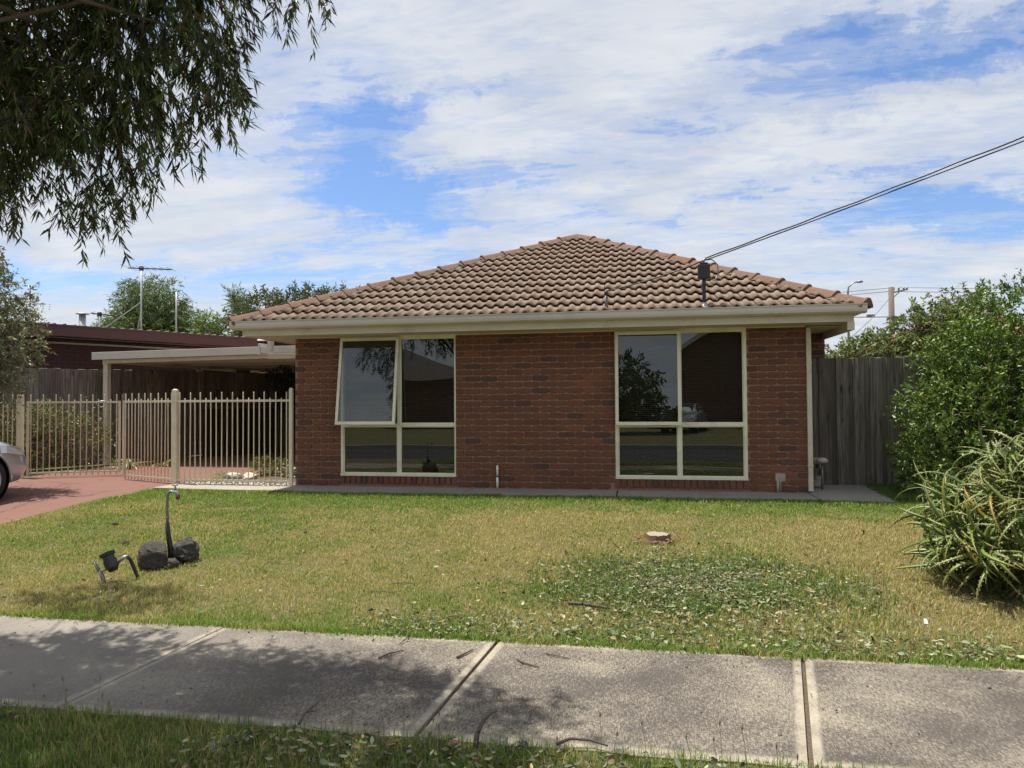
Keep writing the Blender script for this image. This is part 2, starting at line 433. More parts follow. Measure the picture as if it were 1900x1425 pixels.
def drive_mat():
    m, nt = newmat('red_oxide_concrete'); pos = node(nt, 'ShaderNodeNewGeometry').outputs['Position']
    n1 = noise(nt, pos, 0.9, 6, 0.65, 0.5); n2 = noise(nt, pos, 30, 5, 0.7)
    c = mix(nt, n1, (0.145, 0.068, 0.052), (0.215, 0.108, 0.083))
    c = mix(nt, ramp(nt, n2, [(0.45, 0.0), (0.75, 0.5)]), c, (0.15, 0.085, 0.07))
    vo = node(nt, 'ShaderNodeTexVoronoi', {'Vector': mapping(nt, node(nt, 'ShaderNodeVectorMath', {0: pos, 1: noise(nt, pos, 1.5, 3, 0.6, 0, 1)}, operation='ADD').outputs[0], (1, 1, 0.1)), 'Scale': 0.55}, feature='DISTANCE_TO_EDGE').outputs['Distance']
    c = mix(nt, ramp(nt, vo, [(0.0, 0.85), (0.012, 0.0)]), c, (0.07, 0.05, 0.045))
    finish(nt, pbsdf(nt, c, 0.85, 0, bump(nt, n2, 0.4, 0.004), 0.3)); return m


def ground_mat(name, a, b, c3):
    m, nt = newmat(name); pos = node(nt, 'ShaderNodeNewGeometry').outputs['Position']
    c = mix(nt, noise(nt, pos, 1.2, 6, 0.65, 0.3), a, b)
    c = mix(nt, ramp(nt, noise(nt, pos, 40, 5, 0.75), [(0.4, 0.0), (0.7, 0.8)]), c, c3)
    finish(nt, pbsdf(nt, c, 0.95, 0, bump(nt, noise(nt, pos, 70, 4, 0.7), 0.8, 0.01), 0.15)); return m


def glass_mat(name='window_glass', tint=(0.66, 0.68, 0.64), base=0.012):
    m, nt = newmat(name); pos = node(nt, 'ShaderNodeNewGeometry').outputs['Position']
    wav = bump(nt, noise(nt, mapping(nt, pos, (1, 1, 1)), 0.9, 1, 0.5), 0.05, 0.06)
    fr = node(nt, 'ShaderNodeFresnel', {'IOR': 1.52}).outputs[0]
    fac = mth(nt, 'MULTIPLY_ADD', fr, 1.25, base, clamp=True)
    gl = node(nt, 'ShaderNodeBsdfGlossy', {'Color': (0.95, 0.97, 1.0, 1), 'Roughness': 0.0, 'Normal': wav}).outputs[0]
    tr = node(nt, 'ShaderNodeBsdfTransparent', {'Color': (*tint, 1)}).outputs[0]
    finish(nt, node(nt, 'ShaderNodeMixShader', {0: fac, 1: tr, 2: gl}).outputs[0]); return m


MT = dict(
    brick=brick_mat(False), brickf=brick_mat(True), mortar=mortar_mat(), tile=tile_mat(), tilef=tile_mat(True), ridge=tile_mat(False, True),
    frame=simple('cream_window_paint', (0.76, 0.73, 0.56), 0.45, var=0.05, dirt=(0.48, 0.44, 0.32)),
    cream=simple('cream_paint', (0.62, 0.57, 0.44), 0.5, var=0.06, dirt=(0.42, 0.37, 0.27)),
    gutter=simple('gutter_metal_paint', (0.56, 0.53, 0.45), 0.4, var=0.05, scale=3, dirt=(0.44, 0.40, 0.33)),
    fence=simple('beige_fence_powdercoat', (0.70, 0.63, 0.46), 0.4, var=0.06, dirt=(0.44, 0.37, 0.25)),
    soffit=simple('soffit_paint', (0.50, 0.45, 0.35), 0.7, var=0.05),
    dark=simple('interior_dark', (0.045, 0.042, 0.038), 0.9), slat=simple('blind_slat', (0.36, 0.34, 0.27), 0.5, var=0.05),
    glass=glass_mat(), black=simple('black_plastic', (0.018, 0.018, 0.020), 0.35, var=0.2),
    grey=simple('grey_steel', (0.25, 0.25, 0.25), 0.4, 0.6, var=0.15, dirt=(0.14, 0.10, 0.07)), galv=simple('galvanised', (0.42, 0.43, 0.44), 0.45, 0.7, var=0.12),
    white=simple('white_plastic', (0.78, 0.77, 0.73), 0.4, var=0.05), palec=simple('pale_cement', (0.40, 0.36, 0.29), 0.85, var=0.25, dirt=(0.22, 0.18, 0.14)),
    paling=wood_mat('weathered_paling', (0.16, 0.14, 0.118), (0.30, 0.265, 0.225)), palingd=wood_mat('grey_paling', (0.165, 0.14, 0.122), (0.31, 0.27, 0.235)),
    conc=conc_mat('apron_concrete', (0.33, 0.31, 0.27), (0.19, 0.172, 0.15), 0.6), pathc=conc_mat('pale_path_concrete', (0.37, 0.335, 0.27), (0.24, 0.21, 0.165), 0.5),
    slab=slab_mat(), drive=drive_mat(), soil=ground_mat('soil', (0.10, 0.075, 0.05), (0.17, 0.13, 0.09), (0.05, 0.04, 0.03)),
    yard=ground_mat('yard_ground', (0.09, 0.09, 0.04), (0.20, 0.17, 0.09), (0.06, 0.07, 0.03)), asphalt=conc_mat('asphalt', (0.062, 0.060, 0.058), (0.035, 0.035, 0.035), 0.6),
    leaf=leafmat('leaf'), leafg=leafmat('glossy_leaf', 0.42, 0.22, 0.5), dry=leafmat('dry_leaf', 0.8, 0.12, 0.2), blade=leafmat('grass_blade', 0.55, 0.35, 0.25),
    bark=simple('bark', (0.13, 0.095, 0.07), 0.95, var=0.4, scale=14, bmp=0.8), twig=simple('grey_twig', (0.10, 0.078, 0.062), 0.9, var=0.4, scale=30, bmp=0.8),
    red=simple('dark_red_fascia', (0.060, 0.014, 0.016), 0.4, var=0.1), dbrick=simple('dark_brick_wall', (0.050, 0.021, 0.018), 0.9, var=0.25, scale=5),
)
FRAMEY = MT['frame']


# ------------------------------------------------------------------ ground
def zl(x, y):
    """height of the front lawn"""
    x = np.asarray(x, float); y = np.asarray(y, float)
    t = np.clip((y+5.39)/4.3, 0, 1); z = 0.245*(0.75*t+0.25*t*t*(3-2*t)) + 0.02*(fbm2(x, y, 0.9, 3, 5)-0.5)*sstep(0, .15, t)
    return z-0.012


def sheet(name, xs, ys, zf, mat, parent=None):
    X, Y = np.meshgrid(xs, ys); Z = zf(X, Y)*np.ones_like(X); V = np.stack([X, Y, Z], -1).reshape(-1, 3)
    nx, ny = len(xs), len(ys); i = (np.arange(ny-1)[:, None]*nx+np.arange(nx-1)[None]).ravel()
    F = np.stack([i, i+1, i+nx+1, i+nx], 1)
    o = mobj(name, fast_mesh(name, V, F, smooth=True), mat, parent); return o


g_y = [-900, -60, -17.0, -16.2, -16.15, -8.75, -8.70, -8.2, -6.7, -5.38, -4, -3, -2, -1.1, 0, 30, 120, 1000]
g_z = [-.10, -.10, -.10, -.12, -.30, -.30, -.14, -.12, -.06, -.06, .02, .08, .14, .185, .20, .20, .2, .2]
tag(sheet('ground', np.array([-900, -60, -14, -7.2, 0, 6, 14, 60, 900.]), np.array(g_y, float), lambda X, Y: np.interp(Y, g_y, g_z), MT['yard']), kind='structure')
tag(sheet('road', np.array([-120, 0, 120.]), np.array([-16.05, -12.4, -8.95]), lambda X, Y: -0.235+0*X-0.006*np.abs(Y+12.4), MT['asphalt']), kind='structure')
kb = MB(); kb.box(-120, 120, -8.95, -8.80, -.40, -.115); kb.box(-120, 120, -16.20, -16.05, -.40, -.115); tag(kb.build('kerb', MT['conc'], bevel=.02), kind='structure')


def lawn_base_mat():
    m, nt = newmat('lawn_thatch'); pos = node(nt, 'ShaderNodeNewGeometry').outputs['Position']
    c = mix(nt, noise(nt, pos, 1.5, 5, 0.6), (0.13, 0.115, 0.05), (0.22, 0.175, 0.09))
    c = mix(nt, ramp(nt, noise(nt, pos, 60, 4, 0.75), [(0.4, 0.0), (0.65, 0.8)]), c, (0.06, 0.055, 0.025))
    finish(nt, pbsdf(nt, c, 0.95, 0, bump(nt, noise(nt, pos, 90, 4, 0.7), 0.9, 0.012), 0.1)); return m


LB = lawn_base_mat()
lx = np.linspace(-7.16, 9.0, 90); ly = np.linspace(-5.40, -0.56, 40)
tag(sheet('side_lawn', np.linspace(3.0, 9.0, 12), np.linspace(-0.57, 3.0, 8), lambda X, Y: 0.236+0*X, LB), kind='structure')
tag(sheet('lawn', lx, ly, lambda X, Y: zl(X, Y), LB), kind='structure')
zv = lambda X, Y: -0.012-0.05*np.clip((-6.7-Y)/2.0, 0, 1)
tag(sheet('verge', np.linspace(-14, 9, 60), np.linspace(-8.80, -6.69, 14), zv, LB), kind='structure')

# driveway, garden path, apron
dy = np.array([-8.8, -6.7, -5.4, -4.4, -3.3, -2.2, -1.1, -.2, 1.0, 3, 6, 12.0])
def zdrv(X, Y): return np.interp(Y, [-8.8, -6.7, -5.4, -1.0, 0.2, 12], [-.10, -.004, .004, .238, .262, .272])
dv = MB(); rows = []
for y in dy:
    z = float(zdrv(0, y)); xr = -7.14+(0.18*max(0, min(1, (y+2.8)/2.3))) if y < 0 else (-4.985 if y > .5 else -5.0); xl = -10.05 if y < 1 else -10.3
    rows.append([(xl, y, z), (xr, y, z)])
rows.insert(8, [(-10.05, 0.14, .262), (-6.9, 0.14, .262)]); rows.insert(9, [(-10.05, 0.15, .262), (-4.985, 0.15, .262)])
vs = [p for r in rows for p in r]; n = len(rows)
low = [(x, y, z-.14) for x, y, z in vs]
dv.add(vs+low, [(2*i, 2*i+1, 2*i+3, 2*i+2) for i in range(n-1)]+[(2*n+2*i+1, 2*n+2*i+3, 2*i+3, 2*i+1) for i in range(n-1)]+[(2*n+2*i, 2*i, 2*i+2, 2*n+2*i+2) for i in range(n-1)])
tag(dv.build('driveway', MT['drive']), kind='structure')
gp = MB(); gp.prism([(-6.97, -.50), (-6.2, -.58), (-5.02, -.60), (-5.02, .135), (-6.88, .135)], .12, .279)
tag(gp.build('garden_path', MT['pathc'], bevel=.008), kind='structure')
ap = empty('house_apron', (-1.3, -.3, .28)); ap['kind'] = 'structure'
for (x0, x1) in ((-5.012, -2.30), (-2.29, -.285), (-.27, 2.165)):
    b = MB(); b.box(x0, x1, -.60, -.004, .10, .280); b.build('slab', MT['conc'], ap, bevel=.01)
b = MB(); b.prism([(2.178, -.66), (2.99, -.70), (3.24, .95), (2.178, .95)], .10, .284); b.build('slab', MT['conc'], ap, bevel=.012)

# footpath: slabs of their own over a bed of soil
fp = empty('footpath', (0, -6.04, 0)); fp['kind'] = 'structure'
far = [-8.24, -6.41, -4.575, -2.746, -.876, .935, 2.765, 4.60, 6.43]
near = [-8.1, -6.3, -4.62, -2.85, -1.00, .68, 2.50, 4.33, 6.15]
gaps = [.006, .006, .005, .005, .012, .012, .005, .005, .005]
FY0, FY1 = -6.71, -5.385
def slab_mesh(i):
    nx, ny = 12, 9; xa0, xa1 = near[i]+gaps[i], near[i+1]-gaps[i+1]; xb0, xb1 = far[i]+gaps[i], far[i+1]-gaps[i+1]
    cx = (xa0+xa1+xb0+xb1)/4; V = []; U = []; E = []
    for lev in (0, 1):
        for j in range(ny+1):
            v = j/ny; x0 = xa0+(xb0-xa0)*v; x1 = xa1+(xb1-xa1)*v
            for k in range(nx+1):
                u = k/nx; x = x0+(x1-x0)*u; y = FY0+(FY1-FY0)*v
                edge = (k in (0, nx) or j in (0, ny))
                yy = y+(0.008*math.sin(x*9+i)+.006*math.sin(x*23))*(1 if j in (0, ny) else 0)
                z = (0.0 if not edge else -0.004) if lev == 0 else -.1
                V.append((x, yy+6.04, z)); U.append((x-(x0+x1)/2, y-(FY0+FY1)/2, 0)); E.append(((x1-x0)/2, (FY1-FY0)/2, 0))
    F = []; w = nx+1; o = w*(ny+1)
    for j in range(ny):
        for k in range(nx): a = j*w+k; F.append((a, a+1, a+w+1, a+w))
    for k in range(nx): F.append((o+k, o+k+1, k+1, k)); a = ny*w+k; F.append((a, a+1, o+a+1, o+a))
    for j in range(ny): a = j*w; F.append((a, a+w, o+a+w, o+a)); a = j*w+nx; F.append((a+w, a, o+a, o+a+w))
    me = bpy.data.meshes.new('slab'); me.from_pydata(V, [], F)
    for nm, dat in (('suv', U), ('sext', E)):
        a = me.attributes.new(nm, 'FLOAT_VECTOR', 'POINT'); a.data.foreach_set('vector', np.array(dat, dtype=np.float32).ravel())
    me.materials.append(MT['slab']); me.update(); return me
for i in range(len(far)-1): mobj('slab', slab_mesh(i), None, fp)
b = MB(); b.box(-8.3, 6.5, -6.74, -5.36, -.09, -.022); o = b.build('joint_filler', MT['soil'], fp)

# ------------------------------------------------------------------ house
H = empty('brick_house', (-1.4, 0, .28))
tag(H, 'single storey brown brick house with two cream framed windows and a hipped tile roof', 'house')
WIN = [(-4.27, -2.54), (-.30, 1.43)]
WX0, WX1, WZ0, WZ1 = -4.99, 2.17, .26, 2.50
wall = MB(); yb = .11
wall.box(WX0, WIN[0][0], .006, yb, WZ0, WZ1); wall.box(WIN[0][1], WIN[1][0], .006, yb, WZ0, WZ1); wall.box(WIN[1][1], WX1, .006, yb, WZ0, WZ1)
for a, b_ in WIN: wall.box(a, b_, .0065, yb, WZ0, .428)
wall_o = wall.build('wall', MT['mortar'], H)
side = MB(); side.box(WX0, WX0+.11, yb, 12.0, WZ0, 2.55); side.box(WX1-.11, WX1, yb, 1.0, WZ0, 2.45); side.box(2.1, 2.66, 1.006, 1.10, WZ0, 2.44); side.box(2.56, 2.66, 1.10, 12.0, WZ0, 2.55); side.box(WX0, 2.66, 12.0, 12.1, WZ0, 2.55)
side.build('side_wall', MT['mortar'], H)
ing = MB(); ing.box(-4.86, 2.05, 3.0, 3.05, .3, 2.7); ing.box(-4.86, 2.05, .14, 3.0, .29, .3); ing.box(-4.86, 2.05, .14, 3.0, 2.62, 2.66); ing.box(-1.4, -1.3, .2, 3.0, .3, 2.62); ing.build('room_lining', MT['dark'], H)  # room coloured near black so the glass looks into darkness


def brick_shape(seed, L=.231, Hh=.0755, dep=.011):
    g = random.Random(seed); n = 14; out = []
    base = [(-.5, -.18), (-.475, -.36), (-.42, -.49), (-.13, -.5), (.13, -.5), (.42, -.49), (.475, -.36), (.5, -.18), (.5, .18), (.475, .36), (.42, .49), (0, .5), (-.42, .49), (-.475, .36), (-.5, .18)]
    for x, z in base: out.append((x*L*(1+g.uniform(-.012, .008)), z*Hh*(1+g.uniform(-.10, .03))))
    n = len(out); vs = [(x, .014, z) for x, z in out]+[(x*.993, -dep*.45, z*.975) for x, z in out]+[(x*.965, -dep-g.uniform(-.002, .0025), z*.86) for x, z in out]
    fs = [(i, n+i, n+(i+1) % n, (i+1) % n) for i in range(n)]+[(n+i, 2*n+i, 2*n+(i+1) % n, n+(i+1) % n) for i in range(n)]+[tuple(2*n+i for i in range(n))]
    return vs, fs


BR = []
for k in range(9):
    mb = MB(); mb.add(*brick_shape(k)); me = mb.mesh('brick'); me.materials.append(MT['brick'])
    for p in me.polygons: p.use_smooth = len(p.vertices) < 8
    BR.append(me)
cells = []; CH = (2.475-.285)/25
for c in range(25):
    z = .285+CH*(c+.5); off = 0 if c % 2 else .121; segs = [(WX0, WX1)]
    if z > .428: segs = [(WX0, WIN[0][0]), (WIN[0][1], WIN[1][0]), (WIN[1][1], WX1)]
    elif z > .315: segs = [(WX0, WIN[0][0]-.02), (WIN[0][1]+.02, WIN[1][0]-.02), (WIN[1][1]+.02, WX1)]
    for (s0, s1) in segs:
        k0 = math.floor((s0-off)/.242)
        for k in range(k0, k0+40):
            a = max(off+k*.242, s0); e = min(off+(k+1)*.242, s1)
            if e-a > .045: cells.append(((a+e)/2, z, e-a))
cells.sort(key=lambda t: -t[0])
rest = MB()
for i, (x, z, w) in enumerate(cells):
    k = random.randrange(9); sx = (w-.010)/.231; rot = random.gauss(0, .006); dy_ = random.uniform(-.0025, .003); dz_ = random.gauss(0, .0012); fl = random.choice((1, -1))
    if i < 300:
        o = mobj('brick', BR[k], None, wall_o, (x+1.4, dy_, z+dz_-.28)); o.scale = (sx*fl, 1, random.uniform(.96, 1.03)); o.rotation_euler = (0, rot, 0)
    else:
        vs, fs = brick_shape(k); rest.cur = random.random()
        rest.add([(x+v[0]*sx*fl, v[1]+dy_, z+dz_+v[2]) for v in vs], fs)
o = rest.build('brickwork', MT['brickf'], wall_o, kind='stuff')
# wing brickwork beside the side fence
wg = MB()
for c in range(26):
    z = .285+CH*(c+.5); off = 0 if c % 2 else .121
    for k in range(-1, 3):
        a = max(2.18, 2.18+off+k*.242); e = min(2.66, 2.18+off+(k+1)*.242)
        if e-a > .04:
            vs, fs = brick_shape(c*3+k+5); wg.cur = random.random(); s = (e-a-.008)/.231
            wg.add([((a+e)/2+v[0]*s, v[1]+1.0, z+v[2]) for v in vs], fs)
wg.build('wing_brickwork', MT['brickf'], wall_o, kind='stuff')
# left flank bricks at the corner (seen edge on)
# rowlock sills
SB = []
for k in range(5):
    vs, fs = brick_shape(40+k, .111, .0735, .012); mb = MB(); mb.add([(v[2], v[1], v[0]) for v in vs], fs); me = mb.mesh('sill_brick'); me.materials.append(MT['brick']); SB.append(me)
for (a, b_) in WIN:
    n = 21; p = (b_-a+.03)/n
    for i in range(n):
        o = mobj('sill_brick', random.choice(SB), None, wall_o, (a-.015+p*(i+.5)+1.4, -.012+random.uniform(-.002, .003), .372-.28)); o.rotation_euler = (R(-4), random.gauss(0, .012), 0)

# windows
FW = .042


def sash_parts(x0, x1, z0, z1, ang, parent, wx, wz):
    """awning sash hinged at its top edge"""
    h = z1-z0; piv = Vector(((x0+x1)/2, -.018, z1))
    sm = MB(); w = x1-x0
    sm.box(-w/2, w/2, -.020, .018, -.045, 0); sm.box(-w/2, w/2, -.020, .018, -h, -h+.045); sm.box(-w/2, -w/2+.040, -.019, .017, -h+.045, -.045); sm.box(w/2-.040, w/2, -.019, .017, -h+.045, -.045)
    s = sm.build('sash', FRAMEY, parent, bevel=.003, local=True)
    s.location = piv-Vector((wx, 0, wz)); s.rotation_euler = (-ang, 0, 0)
    return s, w, h


for wi, (a, b_) in enumerate(WIN):
    z0, z1 = .430, 2.462; xm = (a+b_)/2+.035 if wi == 0 else (a+b_)/2; zt = 1.165
    xm = -3.385 if wi == 0 else .555
    fm = MB(); f0, f1 = -.012, .070
    fm.box(a, b_, f0, f1, z1-.05, z1); fm.box(a, b_, f0-.012, f1, z0, z0+.04)
    fm.box(a, a+FW, f0, f1, z0+.04, z1-.05); fm.box(b_-FW*(.35 if wi == 0 else 1), b_, f0, f1, z0+.04, z1-.05)
    fm.box(xm-.024, xm+.024, f0+.001, f1-.002, z0+.04, zt-.022); fm.box(xm-.024, xm+.024, f0+.001, f1-.002, zt+.022, z1-.05)
    fm.box(a+FW, b_-.014, f0+.002, f1-.001, zt-.022, zt+.022)
    W = fm.build('window', FRAMEY, H, bevel=.003)
    W['label'] = 'cream framed window with its upper left sash %s' % ('propped wide open' if wi == 0 else 'slightly ajar')
    wx = -1.4; wz = .28; xr = b_-.014 if wi == 0 else b_-FW
    for (p0, p1, q0, q1) in ((xm+.024, xr, zt+.022, z1-.05), (a+FW, xm-.024, z0+.04, zt-.022), (xm+.024, xr, z0+.04, zt-.022)):
        pm = MB(); pm.box(p0, p1, .020, .026, q0, q1); p = pm.build('pane', MT['glass'], W)
        bd = MB(); t = .012  # glazing bead
        bd.box(p0, p1, .004, .0185, q0, q0+t); bd.box(p0, p1, .004, .0185, q1-t, q1); bd.box(p0, p0+t, .004, .0185, q0+t, q1-t); bd.box(p1-t, p1, .004, .0185, q0+t, q1-t)
        bd.build('glazing_bead', FRAMEY, W)
    s, w, h = sash_parts(a+.010, xm+.018, zt-.004, z1-.032, R(9.0 if wi == 0 else 3.0), W, 0, 0)
    s.location = Vector(((a+xm+.028)/2, -.034, z1-.032))-Vector((-1.4, 0, .28))
    pm = MB(); pm.box(-w/2+.040, w/2-.040, -.004, .002, -h+.045, -.045)
    p = pm.build('sash_pane', MT['glass'], W, local=True); p.location = s.location; p.rotation_euler = s.rotation_euler
    # venetian blind behind
    bl = MB(); nsl = int((z1-z0)/.027)
    for k in range(nsl):
        z = z0+.02+k*.027; t = .010
        bl.add([(a+.03, .085, z+t), (b_-.03, .085, z+t), (b_-.03, .107, z-t), (a+.03, .107, z-t)], [(0, 1, 2, 3)])
    for x in (a+.3, xm-.25, xm+.25, b_-.3): bl.box(x-.002, x+.002, .083, .0845, z0, z1)
    bo = bl.build('blind', MT['slat'], W, kind='stuff')
# dark sheets added just inside the blinds to stand in for the dim room
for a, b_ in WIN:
    mb = MB(); mb.box(a+.01, b_-.01, .24, .25, .44, 2.45); mb.build('dark_backing', MT['dark'], H)

# fascia, gutter, soffit
fa = MB(); fa.box(-5.545, 2.62, -.460, -.440, 2.452, 2.60); fa.box(-5.545, 2.62, -.466, -.460, 2.452, 2.474); fa.build('fascia', MT['cream'], H, bevel=.003)
fa = MB(); fa.box(2.62, 2.645, -.462, 12.3, 2.345, 2.60); fa.box(2.56, 2.645, -.486, -.4625, 2.345, 2.452); fa.build('fascia', MT['cream'], H, bevel=.003)
fa = MB(); fa.box(-5.57, -5.546, -.460, 12.3, 2.452, 2.60); fa.build('fascia', MT['cream'], H, bevel=.003)
so = MB(); so.box(-5.54, 2.615, -.438, .005, 2.458, 2.468); so.box(-5.54, -4.995, .006, 12.2, 2.459, 2.469); so.box(2.172, 2.615, .006, 12.2, 2.440, 2.450)
so.build('soffit', MT['soffit'], H)
for x0, x1 in ((-4.985, -4.275), (-2.535, -.305), (1.435, 2.165)):
    tr = MB(); tr.box(x0, x1, -.028, -.002, 2.440, 2.457); tr.build('trim', MT['cream'], H)
GP = [(0, 0), (-.085, 0), (-.118, .018), (-.125, .050), (-.122, .095), (-.132, .100), (-.132, .113), (-.118, .113), (-.112, .100), (-.112, .03), (-.02, .018), (0, .018)]


def gutter(p0, p1, outdir):
    vs = []; d = Vector(p1)-Vector(p0)
    for p in (p0, p1):
        for (u, z) in GP: vs.append(Vector(p)+Vector(outdir)*(-u)+Vector((0, 0, z)))
    n = len(GP); fs = [(i, (i+1) % n, n+(i+1) % n, n+i) for i in range(n)]+[tuple(range(n)), tuple(range(2*n-1, n-1, -1))]
    m = MB(); m.add(vs, fs); return m


gutter((-5.70, -.462, 2.545), (-.9, -.462, 2.545), (0, -1, 0)).build('gutter', MT['gutter'], H)
gutter((-.9, -.464, 2.547), (2.765, -.464, 2.547), (0, -1, 0)).build('gutter', MT['gutter'], H)
gutter((2.645, -.46, 2.545), (2.645, 12.3, 2.545), (1, 0, 0)).build('gutter', MT['gutter'], H)
gutter((-5.572, -.46, 2.545), (-5.572, 12.3, 2.545), (-1, 0, 0)).build('gutter', MT['gutter'], H)
dp = MB(); dp.box(2.176, 2.236, -.045, .050, .30, 2.385); dp.box(2.180, 2.232, -.041, .35, 2.386, 2.430); dp.box(2.172, 2.240, -.048, .052, 1.95, 1.975); dp.box(2.172, 2.240, -.048, .052, .62, .645)
dp.build('downpipe', MT['cream'], H, bevel=.006)

# roof: planes and tiles
EY, EZ = -.50, 2.632; APX = Vector((-1.07, 3.70, 4.60)); XL, XR = -5.70, 2.765
BACK = Vector((-1.07, 9.2, 4.60))
rf = MB(); A = (XL+.02, EY+.03, EZ-.045); B = (XR-.02, EY+.03, EZ-.045); Cc = (XR-.02, 12.4, EZ-.045); Dd = (XL+.02, 12.4, EZ-.045); t0 = tuple(APX-Vector((0, 0, .05))); t1 = tuple(BACK-Vector((0, 0, .05)))
rf.add([A, B, Cc, Dd, t0, t1], [(0, 1, 4), (1, 2, 5, 4), (2, 3, 5), (3, 0, 4, 5), (0, 3, 2, 1)])
ROOF = rf.build('roof', simple('roof_sarking', (0.05, 0.035, 0.03), 0.9), H)
slope = Vector((0, APX.y-EY, APX.z-EZ)); SL = slope.length; U = slope.normalized(); Nn = Vector((1, 0, 0)).cross(U).normalized()
NC = 14; G = SL/NC; TW = .300


def tile_mesh(seed=0, u0=0, u1=TW):
    """local x across, y up the slope, z out; two rolls"""
    prof = []; N = 14
    for i in range(N+1):
        x = i/N*TW; ph = (x/.15) % 1.0
        z = .033*max(0, math.sin(math.pi*min(1, ph/.60)))**.8 if ph < .60 else 0
        prof.append((x, z))
    prof[0] = (.0, 0.002); prof[-1] = (TW-.003, -.004)
    vs = []; n = N+1
    for (y, lift) in ((0, .045), (G+.03, .004)):
        for x, z in prof: vs.append((x, y, z+lift))
    for x, z in prof: vs.append((x, 0.002, z+.030))
    for x, z in prof[::2]: vs.append((x, .12, z+.018))
    fs = [(i, i+1, n+i+1, n+i) for i in range(N)]+[(2*n+i, 2*n+i+1, i+1, i) for i in range(N)]+[(3*n+i//2, 3*n+i//2+1, 2*n+i+2, 2*n+i+1, 2*n+i) for i in range(0, N, 2)]
    return vs, fs


TV, TF = tile_mesh()
def tile_me(name='roof_tile'):
    me = bpy.data.meshes.new(name); me.from_pydata(TV, [], TF); me.materials.append(MT['tile']); me.polygons.foreach_set('use_smooth', [i < 14 for i in range(len(TF))]); me.update(); return me
TM = tile_me()
basis = Matrix((Vector((1, 0, 0)), U, Nn)).transposed().to_4x4()
ORG = Vector((0, EY, EZ))
def hipx(v, left):  # x of the hip line at slope distance v
    return (XL if left else XR)+(APX.x-(XL if left else XR))*(v/SL)
HO = H.location
for c in range(NC):
    v0 = c*G; off = 0 if c % 2 == 0 else .15
    k = math.floor((XL-off)/TW)
    while True:
        x = off+k*TW; k += 1
        if x > XR: break
        lo, hi = x, x+TW; v1 = v0+G+.03
        if hi < hipx(v0, True)+.02 or lo > hipx(v0, False)-.02: continue
        inside = lo > hipx(min(v1, SL), True) and hi < hipx(min(v1, SL), False)
        loc = ORG+Vector((x, 0, 0))+U*v0+Nn*random.uniform(-.002, .003)-HO
        Mx = Matrix.Translation(loc) @ basis @ Matrix.Rotation(random.gauss(0, .006), 4, 'Z') @ Matrix.Rotation(random.gauss(0, .006), 4, 'X')
        if inside: me = TM
        else:
            bm = bmesh.new(); bm.from_mesh(TM)
            for left in (True, False):
                hx0 = hipx(v0, left)-x; dxdv = (APX.x-(XL if left else XR))/SL
                nrm = Vector((1, -dxdv, 0)).normalized()*(1 if left else -1)
                bmesh.ops.bisect_plane(bm, geom=bm.verts[:]+bm.edges[:]+bm.faces[:], plane_co=(hx0, 0, 0), plane_no=nrm, clear_inner=True)
            if len(bm.faces) < 4: bm.free(); continue
            me = bpy.data.meshes.new('roof_tile'); bm.to_mesh(me); bm.free(); me.materials.append(MT['tile'])
        o = bpy.data.objects.new('roof_tile', me); link(o, ROOF); o.matrix_local = Mx
# side slopes: joined tile field
sf = MB()
def side_field(left):
    ex = XL if left else XR; run = abs(APX.x-ex); sl = math.hypot(run, APX.z-EZ); ux = (APX.x-ex)/sl; uz = (APX.z-EZ)/sl; nx, nz = (-uz, ux) if ux > 0 else (uz, -ux)
    nc = 14; g_ = sl/nc
    for c in range(nc):
        a = c*g_; y0 = EY+(APX.y-EY)*(c+1)/nc; y = y0
        while y < 12.0-(3.0*c/nc):
            sf.cur = random.random(); vs = []
            for yy, zz in ((0, 0), (.03, .022), (.075, .027), (.11, 0), (.15, 0)):
                for (aa, lf) in ((a, .034), (a+g_+.02, .002)):
                    vs.append((ex+ux*aa+nx*(lf+zz), y+yy, EZ+uz*aa+nz*(lf+zz)))
            for yy, zz in ((0, 0), (.03, .022), (.075, .027), (.11, 0), (.15, 0)): vs.append((ex+ux*a+nx*zz*.2, y+yy, EZ+uz*a+nz*zz*.2))
            sf.add(vs, [(2*i, 2*i+1, 2*i+3, 2*i+2) for i in range(4)]+[(10+i, 11+i, 2*i+2, 2*i) for i in range(4)]); y += .15
side_field(True); side_field(False); sf.build('side_roof_tiles', MT['tilef'], ROOF, kind='stuff')

# hip and ridge caps
def cap_mesh():
    pr = [(-.125, -.062), (-.118, -.048), (-.07, -.004), (-.03, .026), (0, .034), (.03, .026), (.07, -.004), (.118, -.048), (.125, -.062)]
    vs = []; n = len(pr)
    for (y, s, l) in ((0, 1.06, .022), (.03, 1.06, .022), (.035, .99, .008), (.46, .92, -.004)):
        for x, z in pr: vs.append((x*s, y, z*s+l))
    for x, z in pr: vs.append((x*.86, 0.01, z*.9-.01))
    fs = [(r*n+i, r*n+i+1, (r+1)*n+i+1, (r+1)*n+i) for r in range(3) for i in range(n-1)]+[(4*n+i, 4*n+i+1, i+1, i) for i in range(n-1)]
    fs.append(tuple(range(n-1, -1, -1))); fs.append(tuple(3*n+i for i in range(n)))
    me = bpy.data.meshes.new('ridge_tile'); me.from_pydata(vs, [], fs); me.materials.append(MT['ridge']); me.update(); return me
CM = cap_mesh()
bed = MB()
